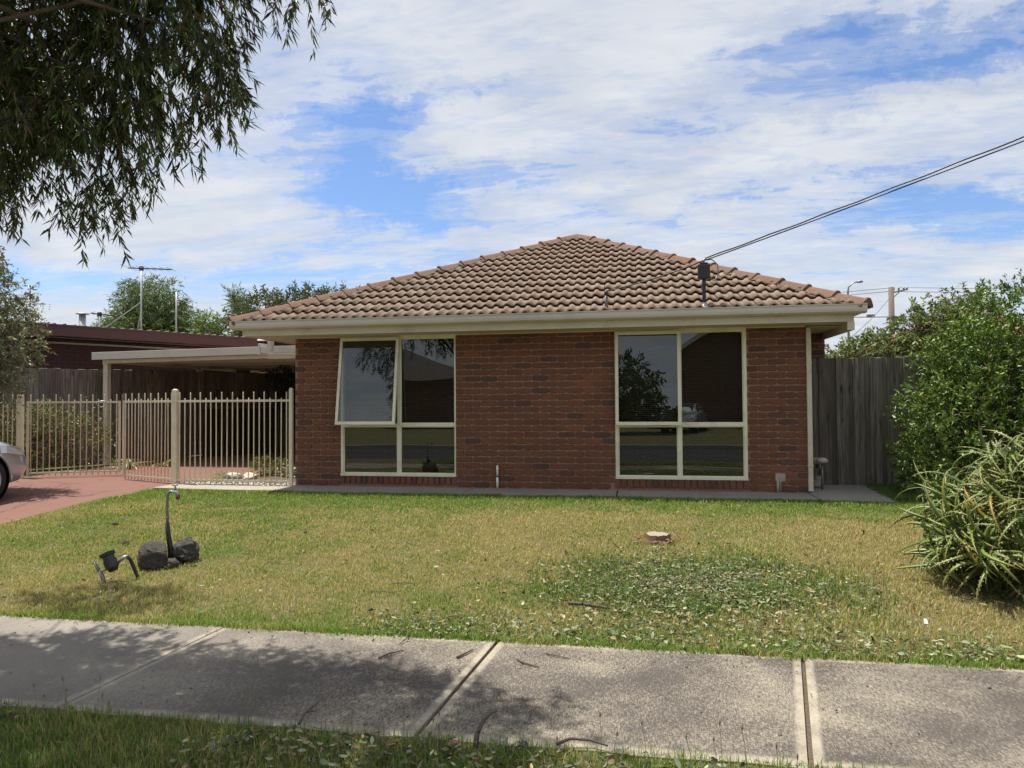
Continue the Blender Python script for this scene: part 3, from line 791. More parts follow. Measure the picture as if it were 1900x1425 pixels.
def caps(p0, p1, n, nside):
    d = (p1-p0); L = d.length/n; d = d.normalized()
    x = d.cross(Vector((0, 0, 1))).normalized(); z = x.cross(d).normalized()
    for i in range(n):
        B_ = Matrix((x, d, z)).transposed().to_4x4(); p = p0+d*L*i+z*(.035+random.uniform(-.005, .006))-HO
        o = bpy.data.objects.new('ridge_tile', CM); link(o, ROOF)
        o.matrix_local = Matrix.Translation(p) @ B_ @ Matrix.Rotation(random.gauss(0, .014), 4, 'Z') @ Matrix.Rotation(random.gauss(0, .02), 4, 'Y') @ Matrix.Diagonal((1, L/.42, 1, 1))
    # mortar bedding under both edges
    m = int(d.dot(p1-p0)/.05)
    for sgn in (-1, 1):
        for i in range(m):
            c = p0+d*(.05*i+.02)+x*sgn*(.095+random.uniform(-.012, .02))+z*(-.028+random.uniform(-.006, .006)); bed.cur = random.random()
            r = random.uniform(.022, .04)
            vs = [c+Vector((random.gauss(0, .3), random.gauss(0, .3), random.gauss(0, .2)))*r+Vector(q)*r for q in ((1.4, 0, 0), (-1.4, 0, 0), (0, 1.4, 0), (0, -1.4, 0), (0, 0, 1), (0, 0, -1))]
            bed.add(vs, [(0, 2, 4), (2, 1, 4), (1, 3, 4), (3, 0, 4), (2, 0, 5), (1, 2, 5), (3, 1, 5), (0, 3, 5)])
pL = Vector((XL-.02, EY-.02, EZ+.015)); pR = Vector((XR+.02, EY-.02, EZ+.015)); pA = APX+Vector((0, 0, .015))
caps(pL, pA-(pA-pL).normalized()*.05, 15, 1); caps(pR, pA-(pA-pR).normalized()*.05, 14, 1); caps(BACK, APX+Vector((0, .12, .0)), 13, 1)
bed.build('hip_mortar', simple('grimy_mortar', (0.135, 0.10, 0.075), 0.95, var=0.5, scale=12, bmp=0.8), ROOF, kind='stuff')

# ------------------------------------------------------------------ steel fence and gates
def bar_mesh(h, r=.009):
    m = MB(); m.tube([(0, 0, 0), (0, 0, h-.022), (0, 0, h-.008), (0, 0, h)], [r, r, r*.8, r*.25], 8); me = m.mesh('bar', smooth=True); me.materials.append(MT['fence']); return me
BT, BS = bar_mesh(1.385), bar_mesh(1.297)


def pickets(root, L, n, x0=0.0, first_tall=True, z0=.30, rails=True):
    """bars and rails along local +x"""
    if rails:
        for z in (.335, 1.53):
            m = MB(); m.box(x0, x0+L, -.011, .011, z-.016, z+.016); m.build('rail', MT['fence'], root, bevel=.002, local=True)
    for i in range(n):
        tall = (i % 2 == 0) == first_tall
        o = mobj('bar', BT if tall else BS, None, root, (x0+L*(i+.5)/n, -.0005, z0-.02)); o.rotation_euler = (random.gauss(0, .0025), random.gauss(0, .003), 0)


def post(root, x, h, y=0.0, w=.065, z0=.26, name='post'):
    m = MB(); m.box(x-w/2, x+w/2, y-w/2, y+w/2, z0, h); m.build(name, MT['fence'], root, bevel=.004, local=True)
    m = MB(); m.lathe([(w*.0, .02), (w*.3, .018), (w*.55, .004), (w*.57, -.012), (w*.5, -.014)], (x, y, h), n=16); m.build(name+'_cap', MT['fence'], root, smooth=True, local=True)


fpn = empty('steel_fence', (-5.045, -.02, 0), math.pi)
tag(fpn, 'beige steel picket fence panel fixed between the house corner and the gate post', 'fence')
pickets(fpn, 1.84, 21, .03); post(fpn, 0, 1.70, w=.05); post(fpn, 1.90, 1.70, w=.075)
fpl = empty('steel_fence', (-10.24, .55, 0), math.pi)
tag(fpl, 'beige steel picket fence running off to the left behind the parked car', 'fence')
pickets(fpl, 3.2, 36, .03, False); post(fpl, 0, 1.655, w=.075)
g1 = empty('driveway_gate', (-6.995, .03, 0), math.atan2(.50, -1.27))
tag(g1, 'right leaf of the beige picket gate swung inwards from the post beside the fence panel', 'gate', 'open driveway gate leaves')
Lg = 1.34
pickets(g1, Lg, 15, .02)
for x in (.02, Lg+.02):
    m = MB(); m.box(x-.018, x+.018, -.018, .018, .305, 1.548); m.build('stile', MT['fence'], g1, bevel=.003, local=True)
m = MB(); m.box(Lg-.02, Lg+.065, -.03, -.019, 1.25, 1.34); m.box(Lg+.03, Lg+.045, -.05, .03, 1.54, 1.66); m.build('latch', MT['grey'], g1, bevel=.003, local=True)
m = MB(); m.tube([(Lg+.04, -.03, 1.30), (Lg+.04, -.03, .38)], .007, 6); m.build('drop_bolt', MT['grey'], g1, local=True)
g2 = empty('driveway_gate', (-10.17, .60, 0), math.atan2(.60, 1.30))
tag(g2, 'left leaf of the beige picket gate swung inwards in front of the hedge', 'gate', 'open driveway gate leaves')
pickets(g2, 1.40, 15, .02)
for x in (.02, 1.42):
    m = MB(); m.box(x-.018, x+.018, -.018, .018, .305, 1.548); m.build('stile', MT['fence'], g2, bevel=.003, local=True)
m = MB(); pts = [(1.15+.05*math.cos(a)*1.6, -.025, 1.50+.05*math.sin(a)) for a in np.linspace(0, 6.0, 14)]; m.tube(pts, .007, 6); m.build('gate_chain', MT['galv'], g2, local=True)

# ------------------------------------------------------------------ timber fences
def board_mesh(w, h, seed):
    g = random.Random(seed); vs = []; n = 6; t = .016
    for i in range(n+1):
        z = h*i/n; dx = g.uniform(-.003, .003); c = g.uniform(-.002, .002)
        for x, y in ((-w/2+dx, c), (w/2+dx, c), (w/2+dx, c+t), (-w/2+dx, c+t)): vs.append((x, y, z+(g.uniform(-.004, .006) if i == n else 0)))
    fs = [(i*4+k, i*4+(k+1) % 4, i*4+4+(k+1) % 4, i*4+4+k) for i in range(n) for k in range(4)]+[(3, 2, 1, 0), (n*4, n*4+1, n*4+2, n*4+3)]
    me = bpy.data.meshes.new('board'); me.from_pydata(vs, [], fs); me.update(); return me


fr = empty('timber_fence', (2.25, .9, .285)); tag(fr, 'weathered dark grey paling fence closing the side passage beside the house', 'fence')
BMS = [board_mesh(.155, 1.785, i) for i in range(6)]
for me in BMS: me.materials.append(MT['paling'])
x = .03; i = 0
while x < 4.4:
    fr_l = (i % 2 == 1)
    o = mobj('board', BMS[i % 6], None, fr, (x, -.020 if fr_l else 0, random.uniform(-.006, .006))); o.rotation_euler = (0, random.gauss(0, .003), 0)
    o.scale = (random.uniform(.9, 1.08), 1, 1); x += random.uniform(.108, .118); i += 1
for z in (.3, 1.5):
    m = MB(); m.box(-.05, 4.5, .040, .085, z-.04, z+.04); m.build('fence_rail', MT['paling'], fr, local=True)
fl = empty('timber_fence', (-14.72, -2.8, .22), math.atan2(.872, .490)); tag(fl, 'long weathered paling fence along the left boundary behind the carport', 'fence')
BML = [board_mesh(.138, 1.95, 10+i) for i in range(6)]
for me in BML: me.materials.append(MT['palingd'])
x = 0.0; i = 0; LEN = 14.2
while x < LEN:
    o = mobj('board', BML[i % 6], None, fl, (x, -.018*(i % 2), .012*x*.6+random.uniform(-.008, .01))); o.rotation_euler = (0, random.gauss(0, .004), 0); x += .122 if i % 2 else .110; i += 1
for z in (.35, 1.6):
    m = MB(); m.box(-.05, LEN, .040, .085, z-.04, z+.04); m.build('fence_rail', MT['palingd'], fl, local=True)

# low screen whose boards are darkened to stand in for carport shade
sc = empty('shade_dark_screen', (-9.75, 4.9, .27), math.atan2(.872, .490)); tag(sc, 'low dark timber screen with a brown top rail and boards darkened to stand in for the carport shade', 'screen')
DK = wood_mat('shade_darkened_timber', (0.035, 0.028, 0.024), (0.07, 0.055, 0.045))
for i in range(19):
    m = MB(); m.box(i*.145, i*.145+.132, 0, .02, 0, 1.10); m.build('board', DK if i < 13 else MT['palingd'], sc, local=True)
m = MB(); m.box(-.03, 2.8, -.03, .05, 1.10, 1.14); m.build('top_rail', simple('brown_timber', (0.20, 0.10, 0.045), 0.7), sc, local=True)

# ------------------------------------------------------------------ carport
cpt = empty('carport', (-9, 3, .27)); tag(cpt, 'open cream carport with a flat roof at the end of the driveway', 'carport')
CZ = lambda x: 2.395+(x+10.91)*.0125
m = MB(); m.add([(x, y, CZ(x)+dz) for dz in (.10, .13) for y in (3.0, 9.6) for x in (-10.88, -5.6)], [(0, 2, 3, 1), (4, 5, 7, 6), (0, 1, 5, 4), (2, 6, 7, 3), (0, 4, 6, 2), (1, 3, 7, 5)])
m.build('roof_deck', MT['soffit'], cpt)
m = MB(); m.add([(x, y, CZ(x)+dz) for dz in (0, .150) for y in (2.90, 2.96) for x in (-10.91, -7.0)], [(0, 2, 3, 1), (4, 5, 7, 6), (0, 1, 5, 4), (2, 6, 7, 3), (0, 4, 6, 2), (1, 3, 7, 5)])
m.build('fascia', MT['gutter'], cpt, bevel=.006)
m = MB(); m.add([(x, y, CZ(x)+dz) for dz in (-.075, -.004) for y in (3.02, 3.07) for x in (-10.70, -7.05)], [(0, 2, 3, 1), (4, 5, 7, 6), (0, 1, 5, 4), (2, 6, 7, 3), (0, 4, 6, 2), (1, 3, 7, 5)])
m.build('beam', MT['cream'], cpt, bevel=.004)
m = MB(); m.box(-7.02, -6.97, 2.5, 2.96, 2.40, 2.62); m.box(-6.96, -5.02, 2.50, 2.55, 2.43, 2.56); m.build('return_fascia', MT['gutter'], cpt, bevel=.004)
m = MB(); m.box(-6.9, -5.02, 2.62, 2.68, 2.33, 2.43); m.build('beam', MT['cream'], cpt, bevel=.004)
for (x, y) in ((-10.70, 3.08), (-10.70, 6.2), (-10.70, 9.4), (-7.45, 9.4)):
    m = MB(); m.box(x-.05, x+.05, y-.05, y+.05, .25, 2.36); m.box(x-.06, x+.06, y-.055, y+.055, 2.30, 2.42); m.build('post', MT['cream'], cpt, bevel=.004)
for y in (4.2, 5.4, 6.6, 7.8, 9.0):
    m = MB(); m.box(-10.8, -5.7, y-.02, y+.02, 2.37, 2.47); m.build('rafter', MT['soffit'], cpt)
m = MB(); m.box(-10.74, -10.66, 3.1, 9.5, 2.33, 2.43); m.build('beam', MT['cream'], cpt)
m = MB(); m.tube([(-6.55, 2.2, 2.655), (-5.02, 2.2, 2.60)], .032, 10); m.build('drain_pipe', MT['white'], cpt, smooth=True)
m = MB(); m.box(-6.66, -6.58, 2.20, 2.30, 2.45, 2.70); m.build('bracket', MT['gutter'], cpt)

# ------------------------------------------------------------------ neighbour at the left
na = math.atan2(.872, .490)
nb = empty('neighbour_house', (-15.6, -1.0, .25), na); tag(nb, 'dark brick house with a maroon fascia and ribbed roof behind the left paling fence', 'house')
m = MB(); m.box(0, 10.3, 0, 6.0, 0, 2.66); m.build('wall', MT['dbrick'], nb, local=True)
nbr = MB()
for r_ in range(9):
    for c_ in range(26):
        x0 = 4.2+c_*.242+(.121 if r_ % 2 else 0); nbr.cur = random.random(); nbr.box(x0, x0+.23, -.008, .001, 1.9+r_*.086, 1.9+r_*.086+.075)
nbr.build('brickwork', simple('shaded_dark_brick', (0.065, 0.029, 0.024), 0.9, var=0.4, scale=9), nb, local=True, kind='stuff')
m = MB(); m.box(-.2, 10.45, -.42, -.39, 2.74, 2.985); m.build('fascia', MT['red'], nb, local=True, bevel=.004)
m = MB(); m.box(-.2, 10.45, -.44, -.38, 2.96, 3.00); m.build('roof_edge', MT['red'], nb, local=True, bevel=.004)
m = MB(); m.box(-.1, 10.3, -.05, -.01, 2.60, 2.64); m.build('trim', simple('pale_trim', (.38, .30, .27), .6), nb, local=True)
m = MB(); m.box(-.2, 10.4, -.38, 0, 2.70, 2.72); m.build('soffit', MT['red'], nb, local=True)
m = MB()
m.add([(-.2, -.42, 2.99), (10.45, -.42, 2.99), (10.45, 6.2, 3.06), (-.2, 6.2, 3.06), (-.2, -.42, 2.97), (10.45, -.42, 2.97), (10.45, 6.2, 3.04), (-.2, 6.2, 3.04)], [(0, 1, 2, 3), (7, 6, 5, 4), (0, 4, 5, 1), (1, 5, 6, 2), (2, 6, 7, 3), (3, 7, 4, 0)])
m.build('roof', simple('pale_metal_roof', (.50, .44, .40), .5), nb, local=True)
for k in range(52):
    m2 = MB(); m2.box(-.1+k*.203, -.1+k*.203+.035, -.43, 6.1, 2.99, 3.02); m2.build('roof_rib', MT['red'] if k < 30 else bpy.data.materials['pale_metal_roof'], nb, local=True)
m = MB(); m.box(2.62, 2.88, -.10, -.02, 2.20, 2.66); m.build('meter_box', MT['white'], nb, local=True, bevel=.01)
m = MB(); m.box(2.1, 2.35, -.09, -.02, 2.42, 2.56); m.build('vent_cover', MT['white'], nb, local=True, bevel=.01)
ps = empty('pale_roofed_shed', (-13.2, 12.8, .25)); tag(ps, 'shed with a pale corrugated roof seen past the end of the maroon fascia', 'shed')
m = MB(); m.box(-16.9, -11.5, 13.0, 17, .25, 3.6); m.build('wall', MT['dbrick'], ps)
for k in range(27):
    m = MB(); x = -17.1+k*.215; m.add([(x, 12.8, 3.62), (x+.2, 12.8, 3.62), (x+.2, 17.2, 4.2), (x, 17.2, 4.2), (x, 12.8, 3.66), (x+.2, 12.8, 3.66), (x+.2, 17.2, 4.24), (x, 17.2, 4.24)], [(3, 2, 1, 0), (4, 5, 6, 7), (0, 1, 5, 4), (1, 2, 6, 5), (2, 3, 7, 6), (3, 0, 4, 7)])
    m.build('roof_sheet', bpy.data.materials['pale_metal_roof'], ps, bevel=.01)

# masts and flue on the neighbour's roof
fluel = empty('roof_flue', (-19.1, 12, 2.8)); tag(fluel, 'short round metal flue with a flat cap above the maroon roof', 'flue')
m = MB(); m.tube([(-19.1, 12, 2.8), (-19.1, 12, 4.62)], .11, 14); m.build('pipe', MT['galv'], fluel, smooth=True)
m = MB(); m.lathe([(.0, .07), (.2, .03), (.21, 0), (.0, -.01)], (-19.1, 12, 4.64), n=18); m.build('cowl', MT['galv'], fluel, smooth=True)


def antenna(x, y, z0, z1, label, boom=1.0, rz=0.3, stays=()):
    r = empty('television_antenna', (x, y, z0)); tag(r, label, 'antenna', 'antennas on the roofs at the left')
    m = MB(); m.tube([(x, y, z0), (x, y, z1)], .028, 8); m.build('mast', MT['galv'], r, smooth=True)
    c, s = math.cos(rz), math.sin(rz)
    m = MB(); m.bar((x-c*boom*.3, y-s*boom*.3, z1-.02), (x+c*boom*.7, y+s*boom*.7, z1-.08), .035, .035)
    m.box(x-.06, x+.06, y-.04, y+.04, z1-.12, z1+.03); m.build('boom', MT['black'], r)
    for k in range(7):
        t = -.28+k*.16; L = .55-.03*k; cx, cy, cz = x+c*boom*t, y+s*boom*t, z1-.03-.06*t
        m = MB(); m.tube([(cx+s*L, cy-c*L, cz), (cx-s*L, cy+c*L, cz)], .009, 5); m.build('element', MT['galv'], r)
    for (dx, dy_, zt) in stays:
        m = MB(); m.tube([(x, y, zt), (x+dx, y+dy_, z0)], .022, 6); m.build('stay', MT['galv'], r)
    return r
antenna(-16.8, 12, 3.2, 6.20, 'tall television antenna on a stayed mast above the maroon roof', 1.5, .2, ((-2.6, -.3, 5.0), (-.55, .3, 4.7)))
antenna(-18.42, 12, 3.2, 4.66, 'short television antenna just right of the round metal flue', .9, .9)
bm_ = empty('bare_mast', (-15.46, 12, 3.2)); tag(bm_, 'thin bare metal mast standing in front of the feathery tree', 'mast')
m = MB(); m.tube([(-15.46, 12, 3.2), (-15.46, 12, 5.3)], .025, 8); m.build('mast', MT['galv'], bm_, smooth=True)

# ------------------------------------------------------------------ neighbour at the right, poles and wires
nr = empty('neighbour_house', (9.2, 14, .2)); tag(nr, 'pale brick house with a terracotta tiled roof showing through the right shrubs', 'house')
m = MB(); m.box(8.1, 14, 14.05, 22, .2, 2.80); m.build('wall', MT['palec'], nr)
TC = simple('terracotta', (0.33, 0.135, 0.075), 0.8, var=0.3, scale=8, dirt=(.17, .08, .055))
for k in range(2):
    m = MB(); m.box(8.02-.08*k, 14.2, 13.72-.05*k, 13.9, 2.80+.15*k, 2.94+.15*k); m.build('fascia_course', TC, nr, bevel=.015)
m = MB(); m.add([(7.9, 13.65, 3.10), (14.4, 13.65, 3.10), (14.4, 22, 3.10), (7.9, 22, 3.10), (11.2, 16.9, 4.55), (11.2, 19, 4.55)], [(0, 1, 4), (1, 2, 5, 4), (2, 3, 5), (3, 0, 4, 5), (3, 2, 1, 0)]); rr = m.build('roof', TC, nr)
for k in range(9):
    f = k/9; m = MB(); m.box(7.9+3.3*f, 14.4-3.2*f, 13.62+3.25*f, 13.72+3.25*f, 3.11+1.45*f, 3.17+1.45*f); m.build('tile_course', TC, rr, bevel=.01)

pp = empty('power_pole', (16.4, 40, .2)); tag(pp, 'weathered timber power pole with insulators far behind the right hand trees', 'pole')
m = MB(); m.tube([(16.4, 40, .2), (16.4, 40, 8.75)], [.22, .17], 12); m.build('pole', simple('pole_timber', (.17, .12, .10), .9, var=.3), pp, smooth=True)
m = MB(); m.bar((16.3, 40, 8.35), (17.3, 39.8, 8.55), .09, .09); m.bar((16.35, 40, 7.9), (16.9, 39.9, 8.45), .06, .06); m.build('crossarm', MT['grey'], pp)
for dx in (.15, .45, .75, .95):
    m = MB(); m.lathe([(.0, .22), (.05, .2), (.07, .12), (.05, .08), (.07, .03), (.03, 0)], (16.4+dx, 39.97, 8.52), n=10); m.build('insulator', MT['grey'], pp, smooth=True)
sl = empty('street_lamp', (13.75, 40, .2)); tag(sl, 'slim street lamp with a curved arm beyond the right end of the roof', 'street lamp')
m = MB(); m.tube([(13.75, 40, .2), (13.75, 40, 8.5), (13.8, 40, 8.85), (14.1, 40, 9.12), (14.4, 40, 9.2)], [.10, .07, .05, .04, .04], 10); m.build('pole', MT['grey'], sl, smooth=True)
m = MB(); m.lathe([(.0, .09), (.13, .07), (.22, 0), (.18, -.05), (.0, -.09)], (14.5, 40, 9.18), n=16); m.build('lamp_head', MT['grey'], sl, smooth=True)


def wire(pts, r, label, mat=None, name='overhead_wire', cat='wire', group='overhead wires behind the house', n=5):
    m = MB(); m.tube(pts, r, n); o = m.build(name, mat or MT['grey'], smooth=True); tag(o, label, cat, group); return o


def span(a, b, sag, n=18):
    a = Vector(a); b = Vector(b); return [a.lerp(b, i/n)-Vector((0, 0, sag*4*(i/n)*(1-i/n))) for i in range(n+1)]
wire(span((-34, 55, 9.4), (16.5, 40, 8.72), .5), .018, 'upper overhead wire running to the top of the timber power pole from the left')
wire(span((-34, 55.4, 9.1), (16.6, 40, 8.5), .5), .018, 'lower overhead wire running to the top of the timber power pole from the left')
wire(span((16.8, 40, 8.72), (60, 44, 9.2), .5), .018, 'upper overhead wire leaving the timber power pole to the right')
wire(span((16.9, 40, 8.45), (60, 44, 8.9), .5), .018, 'lower overhead wire leaving the timber power pole to the right')
wire(span((5, 40.4, 7.1), (60, 44, 7.3), .3), .03, 'low communication cable crossing the timber power pole below its top')
wire(span((16.4, 40, 8.2), (9, 24, 3.9), .2), .022, 'slanting service wire dropping from the power pole towards the house')
wire(span((-60, 52, 9.0), (-20, 60, 10.6), .4), .02, 'thin overhead wire above the maroon roof at the left')
bx = MB(); bx.box(15.0, 15.5, 40.3, 40.5, 6.85, 7.05); o = bx.build('cable_joint', MT['grey'], bevel=.03); tag(o, 'small joint box hanging on the communication cable left of the power pole', 'cable joint')

# service mast on the roof and its cable
sm = empty('service_mast', (.89, -.10, 2.78)); tag(sm, 'black service mast with a square box head rising through the tiles at the right', 'service mast')
m = MB(); m.box(.868, .912, -.122, -.078, 2.72, 3.10); m.build('post', MT['black'], sm, bevel=.004)
m = MB(); m.box(.815, .965, -.16, -.05, 3.08, 3.27); m.box(.84, .94, -.145, -.065, 3.27, 3.295); m.build('head_box', MT['black'], sm, bevel=.012)
m = MB(); m.lathe([(.09, -.03), (.06, .0), (.035, .02), (.03, .05)], (.89, -.1, 2.73), n=14); m.build('flashing', MT['grey'], sm, smooth=True)
m = MB(); m.tube([(.89, -.1, 3.29), (.89, -.1, 3.335), (.92, -.1, 3.345)], .014, 6); m.build('hook', MT['galv'], sm, smooth=True)
m = MB(); m.tube([(.91, -.1, 3.33), (.99, -.12, 3.33), (1.06, -.12, 3.26), (1.07, -.12, 3.15), (1.03, -.12, 3.06), (.985, -.12, 3.07), (.975, -.1, 3.11)], .009, 6); m.build('lead_loop', MT['grey'], sm, smooth=True)
sm.location = (.86, -.42, 2.745)
P0 = Vector((.87, -.42, 3.30)); P1 = Vector((3.83, -2.0, 4.135)); dirc = (P1-P0)
end = P0+dirc*3.2+Vector((0, 0, .18))
pts = [P0.lerp(end, t)-Vector((0, 0, .12*4*t*(1-t))) for t in np.linspace(0, 1, 90)]
tw = []
for i, p in enumerate(pts):
    a = i*1.15; tw.append(p+Vector((0, .004*math.cos(a), .004*math.sin(a)+.012)))
cb = MB(); cb.tube(tw, .0085, 6); cb.tube([p+Vector((0, 0, -.012-.0006*i)) for i, p in enumerate(pts)], .0075, 6)
tag(cb.build('service_cable', MT['black'], smooth=True), 'twisted black service cable rising from the roof mast to the upper right', 'cable')
wire(span((.85, -.42, 3.285), (-.388, -.42, 2.935), .03, 10), .009, 'black lead running down the tiles from the service mast to a small bracket', MT['black'], 'service_lead', 'cable', None)
br = empty('roof_bracket', (-.40, -.1, 2.75)); tag(br, 'short metal bracket standing on the lower tiles left of the service mast', 'bracket')
m = MB(); m.tube([(-.41, -.1, 2.72), (-.405, -.1, 2.93)], .013, 8); m.tube([(-.385, -.1, 2.73), (-.385, -.1, 2.90)], .008, 6); m.build('rod', MT['grey'], br, smooth=True)
m = MB(); m.lathe([(.0, .03), (.022, .02), (.026, -.01), (.015, -.035), (.0, -.04)], (-.40, -.1, 2.95), n=10); m.build('insulator', MT['black'], br, smooth=True)

br.location = (-.388, -.42, 2.715)
# vents and meters on the front wall
vp = empty('vent_pipe', (-1.94, -.03, .30)); tag(vp, 'short white vent pipe with a dark band against the brick wall', 'pipe')
m = MB(); m.tube([(-1.94, -.03, .285), (-1.94, -.03, .445)], .017, 10); m.build('lower_pipe', MT['white'], vp, smooth=True)
m = MB(); m.tube([(-1.94, -.03, .45), (-1.94, -.03, .60)], .015, 10); m.build('upper_pipe', MT['white'], vp, smooth=True)
m = MB(); m.tube([(-1.94, -.03, .44), (-1.94, -.03, .456)], .019, 10); m.build('collar', MT['black'], vp, smooth=True)
cpch = empty('conduit_stub', (1.82, -.02, .30)); tag(cpch, 'grey cement patch and short conduit low on the wall near the downpipe', 'conduit')
m = MB(); m.prism([(1.77, -.017), (1.90, -.017), (1.90, -.002), (1.77, -.002)], .42, .53); m.build('patch', MT['palec'], cpch, bevel=.012)
m = MB(); m.tube([(1.80, -.025, .285), (1.80, -.025, .43)], .018, 8); m.tube([(1.835, -.022, .285), (1.835, -.022, .48)], .008, 6); m.build('conduit', MT['palec'], cpch, smooth=True)
gm = empty('gas_meter', (2.43, .40, .29)); tag(gm, 'pale gas regulator with pipes standing on the slab before the side fence', 'gas meter')
m = MB(); m.box(2.36, 2.47, .50, .60, .55, .69); m.build('casing', MT['palec'], gm, bevel=.02)
m = MB(); m.lathe([(.0, .045), (.05, .04), (.075, .015), (.078, -.01), (.05, -.03), (.0, -.035)], (2.44, .36, .665), n=18); m.build('regulator', simple('dirty_white_metal', (.55, .52, .45), .5, var=.2, dirt=(.3, .25, .2)), gm, smooth=True)
m = MB(); m.tube([(2.44, .36, .64), (2.44, .36, .285)], .016, 8); m.tube([(2.36, .38, .63), (2.36, .38, .40), (2.30, .30, .40)], .014, 8); m.build('pipe', MT['grey'], gm, smooth=True)
m = MB(); m.lathe([(.0, .02), (.028, .018), (.03, -.02), (.0, -.022)], (2.385, .36, .60), axis='X', n=12); m.build('valve', MT['black'], gm, smooth=True)
m = MB(); m.box(2.37, 2.50, .52, .60, .30, .44); m.build('base_block', MT['palec'], gm, bevel=.01)

# ------------------------------------------------------------------ rocks, tap, water meter, stump
def rock(name, c, rad, seed, label, dark=(.10, .085, .078), rough=.3, group=None, crease=0.0):
    bm = bmesh.new(); bmesh.ops.create_icosphere(bm, subdivisions=4, radius=1.0); g = np.random.default_rng(seed)
    pl = [(unit(g.normal(size=3)), g.uniform(.62, .88)) for _ in range(9)]
    for v in bm.verts:
        p = np.array(v.co)
        for nrm, d in pl:
            t = p@nrm
            if t > d: p = p-nrm*(t-d)*.85
        q = v.co*3.2
        nz = (fbm2(q.x+q.z*1.7, q.y-q.z*1.3, 1.0, 4, seed)-.5)*rough+(fbm2(q.x*2+q.z, q.y*2+q.z, 2.2, 3, seed+1)-.5)*rough*.35
        v.co = Vector(p*(1+nz))
        v.co.x *= rad[0]; v.co.y *= rad[1]; v.co.z *= rad[2]
    me = bpy.data.meshes.new(name); bm.to_mesh(me); bm.free()
    m, nt = newmat('basalt'); pos = node(nt, 'ShaderNodeNewGeometry').outputs['Position']
    c_ = mix(nt, noise(nt, pos, 14, 6, .7), tuple(x*.5 for x in dark), tuple(x*1.7 for x in dark))
    c_ = mix(nt, ramp(nt, noise(nt, pos, 30, 5, .75), [(.58, 0.), (.7, .8)]), c_, (.26, .22, .18))
    finish(nt, pbsdf(nt, c_, .85, 0, bump(nt, noise(nt, pos, 45, 6, .8), 1.0, .02 if rough > .3 else .008), .3))
    o = mobj(name, me, m, None, c); tag(o, label, 'rock', group); return o
rock('rock', (-4.21, -4.15, .145), (.135, .13, .155), 3, 'dark faceted boulder on the left of the garden tap', (.055, .047, .043), .22, 'rocks around the garden tap')
rock('rock', (-4.06, -3.93, .15), (.11, .11, .125), 9, 'rough pitted boulder on the right of the garden tap', (.075, .067, .062), .5, 'rocks around the garden tap')
rock('rock', (-4.06, -4.13, .085), (.075, .06, .05), 12, 'smallest low rock between the two boulders at the tap', (.085, .075, .066), .4, 'rocks around the garden tap')
tp = empty('garden_tap', (-4.15, -4.01, .06)); tag(tp, 'garden tap on a tall bent pipe rising between dark boulders on the lawn', 'tap')
m = MB(); m.tube([(-4.14, -4.01, .03), (-4.155, -4.01, .20), (-4.18, -4.01, .34), (-4.186, -4.01, .42)], [.026, .024, .020, .018], 10); m.build('lagging', MT['black'], tp, smooth=True)
m = MB(); m.tube([(-4.183, -4.01, .40), (-4.190, -4.01, .55), (-4.185, -4.01, .685), (-4.16, -4.01, .705), (-4.12, -4.01, .705)], .0125, 10); m.build('riser_pipe', MT['grey'], tp, smooth=True)
m = MB(); m.tube([(-4.135, -4.01, .705), (-4.10, -4.01, .703), (-4.085, -4.01, .690), (-4.082, -4.01, .665)], [.015, .018, .016, .013], 10); m.build('tap_body', MT['galv'], tp, smooth=True)
m = MB(); m.tube([(-4.11, -4.01, .71), (-4.11, -4.01, .762)], .008, 8); m.tube([(-4.137, -4.01, .762), (-4.083, -4.01, .764)], .006, 8); m.lathe([(.012, 0), (.012, .012), (.004, .014)], (-4.11, -4.01, .728), n=10); m.build('tap_handle', MT['grey'], tp, smooth=True)
m = MB(); m.lathe([(.012, .022), (.018, .018), (.019, -.012), (.011, -.02), (.0, -.02)], (-4.082, -4.01, .655), n=12); m.build('hose_fitting', simple('dull_red_plastic', (.17, .05, .04), .6), tp, smooth=True)
m = MB(); m.tube([(-4.20, -4.012, .45), (-4.198, -4.012, .38), (-4.17, -4.02, .15), (-4.165, -4.05, .03)], .004, 6); m.lathe([(.0, .01), (.016, .01), (.016, -.01), (.0, -.01)], (-4.186, -4.01, .47), n=10); m.build('clamp_wire', MT['grey'], tp, smooth=True)

wm = empty('water_meter', (-4.30, -4.55, .03)); tag(wm, 'black water meter held up on two leaning pipes at the front of the lawn', 'water meter')
m = MB(); m.tube([(-4.315, -4.60, -.01), (-4.355, -4.60, .085), (-4.375, -4.60, .125)], [.016, .016, .014], 10); m.tube([(-4.375, -4.60, .12), (-4.41, -4.60, .165), (-4.425, -4.60, .195)], [.015, .012, .006], 8)
m.tube([(-4.447, -4.60, .178), (-4.405, -4.60, .205)], .005, 6); m.build('stop_valve', MT['grey'], wm, smooth=True)
m = MB(); m.tube([(-4.375, -4.60, .12), (-4.335, -4.595, .135), (-4.30, -4.58, .15)], .013, 10); m.tube([(-4.255, -4.54, .185), (-4.215, -4.52, .225), (-4.195, -4.51, .232)], .014, 10); m.build('union_pipe', MT['galv'], wm, smooth=True)
m = MB(); m.tube([(-4.20, -4.51, .235), (-4.18, -4.49, .20), (-4.125, -4.46, .03), (-4.118, -4.458, -.01)], [.016, .015, .014, .014], 10); m.build('outlet_pipe', MT['black'], wm, smooth=True)
m = MB(); ax = Vector((-.42, .0, .91)).normalized(); b0 = Vector((-4.285, -4.565, .145))
m.tube([b0-ax*.03, b0, b0+ax*.003, b0+ax*.07, b0+ax*.072, b0+ax*.105], [.030, .046, .052, .052, .045, .045], 18); m.build('meter_body', MT['black'], wm, smooth=False)
